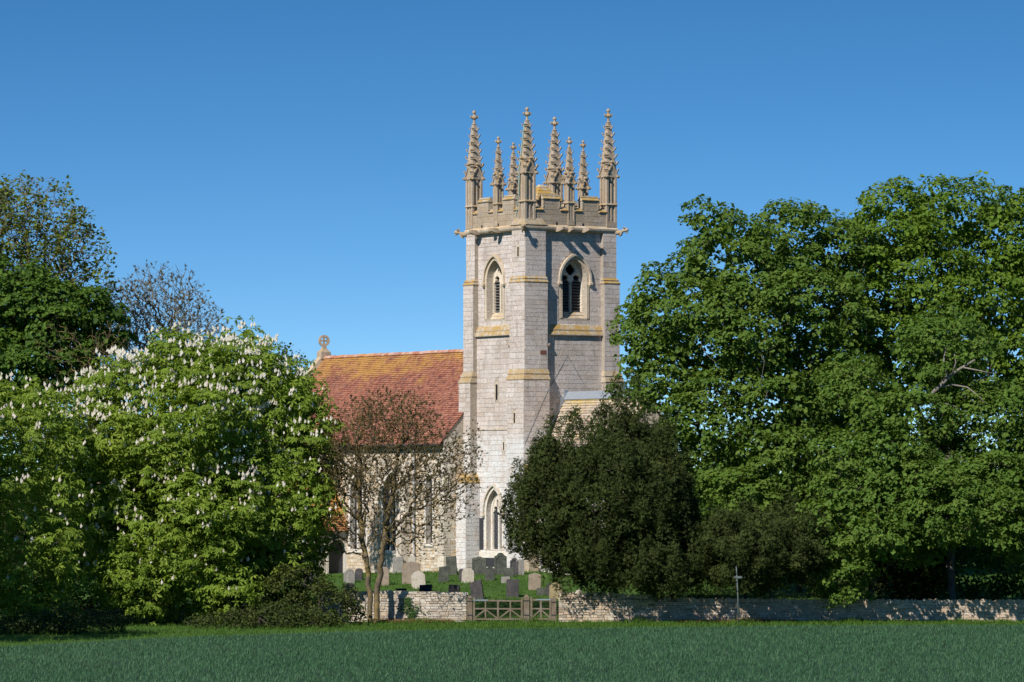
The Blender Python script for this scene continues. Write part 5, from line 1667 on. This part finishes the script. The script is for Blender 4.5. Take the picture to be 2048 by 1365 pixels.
yew('smaller olive yew with drooping fronds behind the signpost', bs,
    [Lobe(1500, 1105, 80, 58, YS - 2.6, 2.6), Lobe(1580, 1112, 62, 50, YS - 2.8, 2.2), Lobe(1450, 1105, 46, 42, YS - 2.4, 1.8), Lobe(1540, 1075, 62, 38, YS - .6, 2.0)],
    [[bs, *tr([(1489, 1150), (1490, 1100), (1500, 1060)], YS + .6)]], 91, 110, .62, .5, 150, .17, 1.0)
bd = gpt(1690, 214.0)
yew('dark yew in deep shade behind the low sycamore bough', bd, [Lobe(1690, 1080, 90, 100, 213, 2.6), Lobe(1800, 1120, 90, 70, 213, 2.6), Lobe(1640, 1040, 60, 80, 214, 2.2)], [[bd, *tr([(1690, 1120), (1690, 1040)], 213)]], 93, 70, .9, .8, 90, .26)

# ------------------------------------------------------------------ leafless and half leafed trees
def bare_tree(name, label, base, lobes, trunks, bark, leaf, n, dmin, seed, tip, ex, rmax, tufts, tsize, bf=.35, tm=None, cat='tree', wig=.12, spray=1, jit=.1):
    root = tree_root(name, label, cat, base)
    C, out = sample(lobes, n, dmin, 0, seed, vol=True, zmin=.6)
    P, par, n0 = grow(trunks, C, bf)
    V, F = branch_mesh(P, par, n0, tip, ex, rmax, wig, seed, .0)
    add_np(root, 'trunk', V, F, bark, None, None, True)
    r = np.random.default_rng(seed + 5)
    child = np.zeros(len(P), bool); child[par[par >= 0]] = True
    tips = np.where(~child)[0]
    k = r.choice(tips, min(tufts, len(tips)), replace=False) if tufts < len(tips) else r.choice(len(P) - n0, tufts) + n0
    d = unit(P[k] - P[np.maximum(par[k], 0)]) + np.array((0, 0, .5))
    k2 = np.repeat(np.arange(len(k)), spray)
    pos = P[k][k2] + r.normal(size=(len(k2), 3)) * jit * (1 if spray > 1 else 0)
    dd = unit(d)[k2] + r.normal(size=(len(k2), 3)) * .25
    nn = r.normal(size=(len(k2), 3))
    tmv = tm or tmpl_tuft()
    if tm is None:     # tufts point along z: use the twig direction as normal
        V, F, T = place(pos, dd, nn, tsize * r.uniform(.5, 1.3, len(k2)), tmv, r.random(len(k2)))
    else:
        V, F, T = place(pos, nn * .5 + np.array((0, 0, .8)), dd, tsize * r.uniform(.6, 1.3, len(k2)), tmv, r.random(len(k2)))
    add_np(root, 'crown', V, F, leaf, T, 'stuff')
    return root, P, par
YF = 203.3
bf_ = np.array((wx(743, YF), YF, 0.))
bare_tree('bud_breaking_tree', 'twin trunked lichened tree just coming into leaf before the nave', bf_,
    [Lobe(780, 900, 135, 120, YF, 3.2), Lobe(720, 900, 85, 110, YF, 2.4), Lobe(880, 940, 85, 90, YF - .3, 2.0), Lobe(690, 980, 62, 110, YF, 2.0), Lobe(820, 1020, 105, 75, YF - .3, 2.2), Lobe(925, 960, 52, 80, YF, 1.4), Lobe(700, 1060, 62, 52, YF, 1.6), Lobe(840, 1085, 62, 40, YF - .4, 1.2), Lobe(790, 830, 100, 60, YF, 2.0), Lobe(660, 940, 40, 80, YF, 1.6), Lobe(945, 900, 30, 60, YF, 1.2)],
    [[bf_ + (-.05, 0, -.1), *tr([(741, 1200), (736, 1160), (733, 1125), (728, 1095), (722, 1050), (718, 1000), (720, 940)], YF)], [bf_ + (.22, .05, -.1), *tr([(754, 1200), (757, 1165), (764, 1120), (768, 1085), (775, 1040), (785, 985), (795, 920)], YF + .1)]],
    M['bark_lichen'], M['bud'], 7200, .09, 101, .0074, .415, .22, 7600, .17, .24)
YT = 236.0
bt = gpt(40, YT)
bare_tree('ash_tree', 'tall airy tree with young yellow green leaves at the top left', bt,
    [Lobe(60, 470, 130, 125, YT, 4.4), Lobe(-70, 500, 150, 150, YT, 4.6), Lobe(150, 540, 82, 120, YT, 3.2), Lobe(60, 620, 140, 120, YT, 4.2), Lobe(205, 610, 50, 80, YT, 1.8), Lobe(40, 400, 70, 50, YT, 2.4)],
    [[bt, *tr([(45, 1000), (45, 850), (50, 720), (55, 620), (60, 540)], YT)], [at(48, 800, YT), *tr([(80, 700), (120, 620), (140, 560)], YT)]],
    M['bark_ash'], M['ash_leaf'], 3600, .21, 111, .011, .41, .35, 2600, .24, .32, tmpl_leaf(), spray=5, jit=.17, wig=.1)
YT2 = 244.0
bt2 = gpt(330, YT2)
bare_tree('wych_elm_tree', 'round headed leafless tree speckled with brown seeds behind the blossom', bt2,
    [Lobe(330, 680, 125, 135, YT2, 4.2), Lobe(250, 670, 85, 110, YT2, 3.0), Lobe(405, 690, 66, 100, YT2, 2.6), Lobe(320, 598, 95, 78, YT2, 3.0), Lobe(200, 720, 60, 100, YT2, 2.4), Lobe(440, 690, 36, 75, YT2, 1.6), Lobe(480, 730, 30, 50, YT2, 1.4), Lobe(250, 620, 60, 70, YT2, 2.4)],
    [[bt2, *tr([(330, 1000), (328, 880), (325, 800), (328, 720)], YT2)], [at(329, 900, YT2), *tr([(290, 800), (260, 720)], YT2)], [at(329, 900, YT2), *tr([(370, 810), (390, 740)], YT2)]],
    M['bark_ash'], M['bud'], 4200, .17, 121, .0115, .40, .3, 3200, .23, .30, wig=.1)
YT3 = 226.0
bt3 = gpt(200, YT3)
bare_tree('thorn_tree', 'tangle of bare brown branches in the gap between the two chestnuts', bt3, [Lobe(170, 760, 80, 90, YT3, 2.6), Lobe(110, 720, 60, 90, YT3, 2.4), Lobe(220, 720, 55, 80, YT3, 2.2)],
    [[bt3, *tr([(200, 1000), (195, 880), (190, 800), (185, 740)], YT3)], [at(197, 900, YT3), *tr([(150, 800), (130, 730)], YT3)]], M['bark_lichen'], M['bud'], 700, .24, 131, .012, .45, .25, 500, .16, .3)
YT4 = 232.0
bt4 = gpt(575, YT4)
bare_tree('elder_bush', 'thin grey green bush beside the gable cross', bt4, [Lobe(575, 760, 42, 65, YT4, 1.6), Lobe(545, 790, 40, 80, YT4, 1.6), Lobe(600, 800, 38, 60, YT4, 1.4)],
    [[bt4, *tr([(572, 1000), (572, 880), (573, 800)], YT4)]], M['bark_ash'], M['shrub_leaf'], 600, .17, 141, .009, .45, .2, 600, .17, .3, tmpl_leaf(), cat='bush', spray=6, jit=.14)
# dense dark maple behind the left chestnut
YM = 229.0
bm = gpt(40, YM)
leafy_tree('maple_tree', 'dense dark green maple below the airy tree at the left edge', bm,
    [Lobe(60, 620, 85, 85, YM, 3), Lobe(-30, 640, 120, 110, YM, 3.4), Lobe(110, 690, 80, 90, YM - 1, 2.8), Lobe(30, 740, 120, 100, YM - 2, 3), Lobe(160, 640, 55, 60, YM, 2), Lobe(215, 660, 35, 60, YM, 1.5), Lobe(-120, 740, 130, 130, YM, 3)],
    [[bm, *tr([(40, 1000), (42, 850), (45, 720), (50, 640)], YM)]], M['dense_leaf'], M['bark_dark'], 380, .6, .75, 75, .25, 151, rmax=.3, bumps=60, fill=120, tm=tmpl_leaf())
# trees far behind
for j, (px_, top, lab) in enumerate(((1440, 900, 'dark tree crown filling the gap behind the small yew'), (1590, 880, 'dark tree behind the trunk of the tall sycamore'), (1740, 900, 'shaded tree far behind the low sycamore boughs'), (1890, 880, 'shaded tree in the depth between the right hand trunks'), (2050, 890, 'dark tree far back at the right edge'), (60, 850, 'dark tree far behind the left chestnut'), (230, 880, 'dark tree far behind the gap between the chestnuts'), (420, 900, 'dark tree far behind the blossoming chestnut'))):
    Yb = 262.0 + (j % 3) * 4
    bb = gpt(px_, Yb)
    leafy_tree('background_tree', lab, bb, [Lobe(px_, top + 110, 95, 110, Yb, 3.2), Lobe(px_ - 50, top + 190, 70, 80, Yb, 2.6), Lobe(px_ + 60, top + 180, 70, 90, Yb - 1, 2.6)], [[bb, *tr([(px_, top + 220), (px_, top + 120), (px_ + 5, top + 60)], Yb)]], M['dense_leaf'], M['bark_dark'], 70, 1.0, 1.25, 48, .5, 300 + j, rmax=.3, group='trees far behind the churchyard', tm=tmpl_leaf())
# young leafy branch near the porch roof
YN = 206.0
bn = gpt(640, YN)
leafy_tree('young_maple_tree', 'young maple between the chestnut and the twin trunked tree', bn,
    [Lobe(628, 900, 30, 55, YN, 1.2), Lobe(622, 1010, 34, 55, YN, 1.2), Lobe(655, 850, 22, 34, YN, .9), Lobe(630, 1085, 34, 36, YN, 1.2), Lobe(600, 800, 30, 50, YN, 1.2), Lobe(610, 1140, 30, 40, YN, 1.1)],
    [[bn, *tr([(636, 1150), (630, 1050), (628, 950), (625, 850)], YN)]], M['chestnut_leaf'], M['bark_ash'], 90, .42, .5, 55, .17, 161, rmax=.1, tip=.008)

# ------------------------------------------------------------------ shrubs
def shrub(name, label, base, lobes, leaf, n, dmin, rc, per, size, seed, cat='shrub', group=None):
    root = tree_root(name, label, cat, base, group)
    C, out = sample(lobes, n, dmin, .55, seed, cut=.7, zmin=-.1)
    P, par, n0 = grow([[base, np.asarray(base) + (0, 0, .5)]], C, .5)
    V, F = branch_mesh(P, par, n0, .006, .45, .08, .12, seed)
    add_np(root, 'stems', V, F, M['bark_dark'])
    L, d, i, t, r = pads(C, out, rc, per, seed + 1, .9, -.9, .3)
    m = len(L)
    V, F, T = place(L, d * .5 + np.array((0, 0, .6)) + r.normal(size=(m, 3)) * .5, d + r.normal(size=(m, 3)) * .5, size * r.uniform(.6, 1.3, m), tmpl_leaf(), t)
    add_np(root, 'foliage', V, F, leaf, T, 'stuff')
    return root
YH = 201.0
shrub('bramble_shrub', 'low dark bramble mound at the foot of the chestnut beside the wall', gpt(640, YH), [Lobe(640, 1215, 85, 50, YH, 1.9), Lobe(590, 1190, 80, 60, YH + .5, 2.2), Lobe(690, 1235, 42, 26, YH, 1.0), Lobe(560, 1150, 70, 60, YH + 2, 1.8), Lobe(500, 1210, 80, 50, YH + 1, 2.0)], M['shrub_leaf'], 300, .25, .34, 42, .12, 171)
shrub('laurel_shrub', 'dark shaded bush behind the right end of the wall', gpt(1950, 212), [Lobe(1950, 1140, 100, 70, 212, 2), Lobe(2080, 1130, 110, 80, 212, 2), Lobe(1840, 1160, 60, 45, 212, 1.6)], M['dense_leaf'], 170, .45, .55, 40, .2, 173)
shrub('hedge_bush', 'leafy bush in the gap under the small yew', gpt(1540, 216), [Lobe(1545, 1145, 40, 34, 216, 1.2), Lobe(1440, 1150, 40, 30, 218, 1.2), Lobe(1640, 1150, 50, 40, 216, 1.4)], M['sycamore_leaf'], 90, .35, .4, 34, .14, 175)
for j, (px_, lab) in enumerate(((1620, 'dark hedge bush far behind the small yew trunk'), (1760, 'dark hedge bush behind the sycamore trunks'), (1900, 'dark hedge bush deep in the shade under the right hand trees'), (2050, 'dark hedge bush at the right edge beyond the wall'))):
    shrub('hedge_bush', lab, gpt(px_, 238), [Lobe(px_, 1120, 85, 75, 238, 2.2), Lobe(px_ + 40, 1060, 60, 60, 239, 2)], M['dense_leaf'], 90, .6, .7, 45, .24, 180 + j, group='hedge behind the trees')
for j, (px_, lab) in enumerate(((120, 'dark undergrowth bush in the gap between the chestnuts'), (-40, 'dark undergrowth bush under the left chestnut'))):
    shrub('undergrowth_bush', lab, gpt(px_ + 60, 210), [Lobe(px_ + 60, 1150, 120, 75, 210, 2.2), Lobe(px_ + 100, 1070, 80, 90, 211, 2.0)], M['shrub_leaf'], 150, .5, .6, 40, .2, 190 + j)
for j, (px_, lab) in enumerate(((90, 'low dark nettle-like bank darkening the verge in front of the left chestnut'), (520, 'low dark bank added to darken the verge between the blossoming chestnut and the wheat'))):
    Yn = 189.5 + 7.5 * j  # nettle-like banks, added so dark leaves stand in for shade on the verge
    shrub('shade_nettles', lab, gpt(px_, Yn), [Lobe(px_, 1246 - 8 * j, 90, 18, Yn, 1.6), Lobe(px_ - 80, 1252 - 8 * j, 70, 12, Yn, 1.2), Lobe(px_ + 85, 1246 - 8 * j, 80, 20, Yn + .8, 1.4), Lobe(px_ + 30, 1232 - 8 * j, 40, 20, Yn + 1.5, 1.2)], M['shrub_leaf'], 170, .3, .3, 26, .13, 220 + j, group='undergrowth added to darken the verge')
# ivy on the left wall
r = np.random.default_rng(77)
n = 420
t = r.random(n)
ix = wx(818, WY) + np.sin(t * 5) * .12 + r.normal(size=n) * (.10 + .22 * (t > .35) * (t < .7)); iz = .1 + t * 1.2
L = np.stack([ix, np.full(n, WY - .06) - r.random(n) * .05, iz], 1)
root = thing('ivy', 'strand of ivy climbing the sunlit left wall', 'ivy', (wx(818, WY), WY - .05, 0))
V, F, T = place(L, np.stack([r.normal(size=n) * .4, -np.ones(n), .5 + r.normal(size=n) * .3], 1), np.stack([r.normal(size=n) * .6, np.zeros(n), -np.ones(n)], 1), .085 * r.uniform(.6, 1.3, n), tmpl_leaf(), r.random(n))
add_np(root, 'ivy_leaves', V, F, M['ivy_leaf'], T, 'stuff')
mb = MB(); mb.tube([(wx(818, WY) + math.sin(q * 5) * .12, WY - .045, q * 1.3) for q in np.linspace(0, 1, 8)], .015, 5); mb.build('stem', M['bark_dark'], root)

# ------------------------------------------------------------------ crop and grass
def scatter(name, X, Y, h, wd, mat, nbl, seed, lean=.35, tint=None, zoff=0.):
    r = np.random.default_rng(seed)
    n = len(X)
    i = np.repeat(np.arange(n), nbl)
    m = len(i)
    a = r.random(m) * 2 * np.pi
    base = np.stack([X[i] + r.normal(size=m) * .03, Y[i] + r.normal(size=m) * .03, ground_z(X[i], Y[i]) + zoff - .01], 1)
    hh = h[i] * r.uniform(.6, 1.15, m)
    out = np.stack([np.cos(a), np.sin(a), np.zeros(m)], 1); side = np.stack([-np.sin(a), np.cos(a), np.zeros(m)], 1)
    ln = lean * r.uniform(.2, 1.3, m)
    mid = base + out * (hh * ln * .35)[:, None] + Z3 * (hh * .62)[:, None]
    tipv = base + out * (hh * ln)[:, None] + Z3 * (hh * (1 - .25 * ln))[:, None]
    wv = side * (wd * r.uniform(.6, 1.3, m))[:, None]
    V = np.stack([base + (mid - base) * .35 + wv * 1.15, tipv, base + (mid - base) * .35 - wv * 1.15], 1).reshape(-1, 3)
    F = (np.arange(m) * 3)[:, None] + np.arange(3)[None]
    t = np.clip((tint[i] if tint is not None else r.random(n)[i]) * .5 + r.random(m) * .5, 0, .999)
    return put(np_mesh(name, V, F, t), name, mat, None, 'stuff')
r = np.random.default_rng(5)
n = 76000
Y = 128 + (204 - 128) * r.random(n * 2) ** .85; X = (r.random(n * 2) * 2 - 1) * (Y * .135 + 3)
ok = Y < field_edge(X) - .1 + r.normal(size=len(X)) * .15
X, Y = X[ok][:n], Y[ok][:n]
patch = .5 + .5 * np.sin(X * .35 + np.sin(Y * .11) * 2) * np.sin(Y * .21 + X * .05)
o = scatter('wheat', X, Y, np.full(len(X), .21), .0085, M['wheat'], 3, 6, .7, patch * .5 + r.random(len(X)) * .5)
tag(o, 'blue green young wheat covering the whole foreground', 'wheat')
n = 11000
X = r.uniform(-27, 30, n); e = field_edge(X); Y = e + (205.4 - e) * r.random(n)
hgt = .12 + .16 * r.random(n) + .2 * np.clip(np.sin(X * 1.7) * np.sin(X * .6 + 1), 0, 1) * (np.abs(Y - 204.4) < 1.2)
o = scatter('verge_grass', X, Y, hgt, .012, M['grass'], 4, 8, .7)
tag(o, 'rough green grass strip between the wheat and the wall', 'grass')
n = 17000
X = r.uniform(-19, 30, n); Y = r.uniform(205.6, 236, n)
rel = np.stack([X - TX, Y - TY], 1); pp = rel @ TU[:2]; qq = rel @ TN[:2]
ok = ~((pp > -26) & (pp < 11.5) & (np.abs(qq) < np.where(pp < -3, NQ + .1, 3.3)))
X, Y = X[ok], Y[ok]
o = scatter('churchyard_grass', X, Y, .14 + .16 * r.random(len(X)) ** 2, .013, M['grass'], 4, 9, .8)
tag(o, 'lush green grass of the churchyard around the headstones', 'grass')
n = 1500
X = np.concatenate([r.uniform(wx(745, WY), wx(905, WY), n), r.uniform(wx(1350, WY), wx(1580, WY), n // 2)]); Y = 204.75 - r.random(len(X)) ** 1.5 * 1.0
o = scatter('dry_stalks', X, Y, .10 + .2 * r.random(len(X)), .013, M['dry_grass'], 4, 10, 1.1)
tag(o, 'dry brown weeds along the foot of the stone walls', 'weeds')
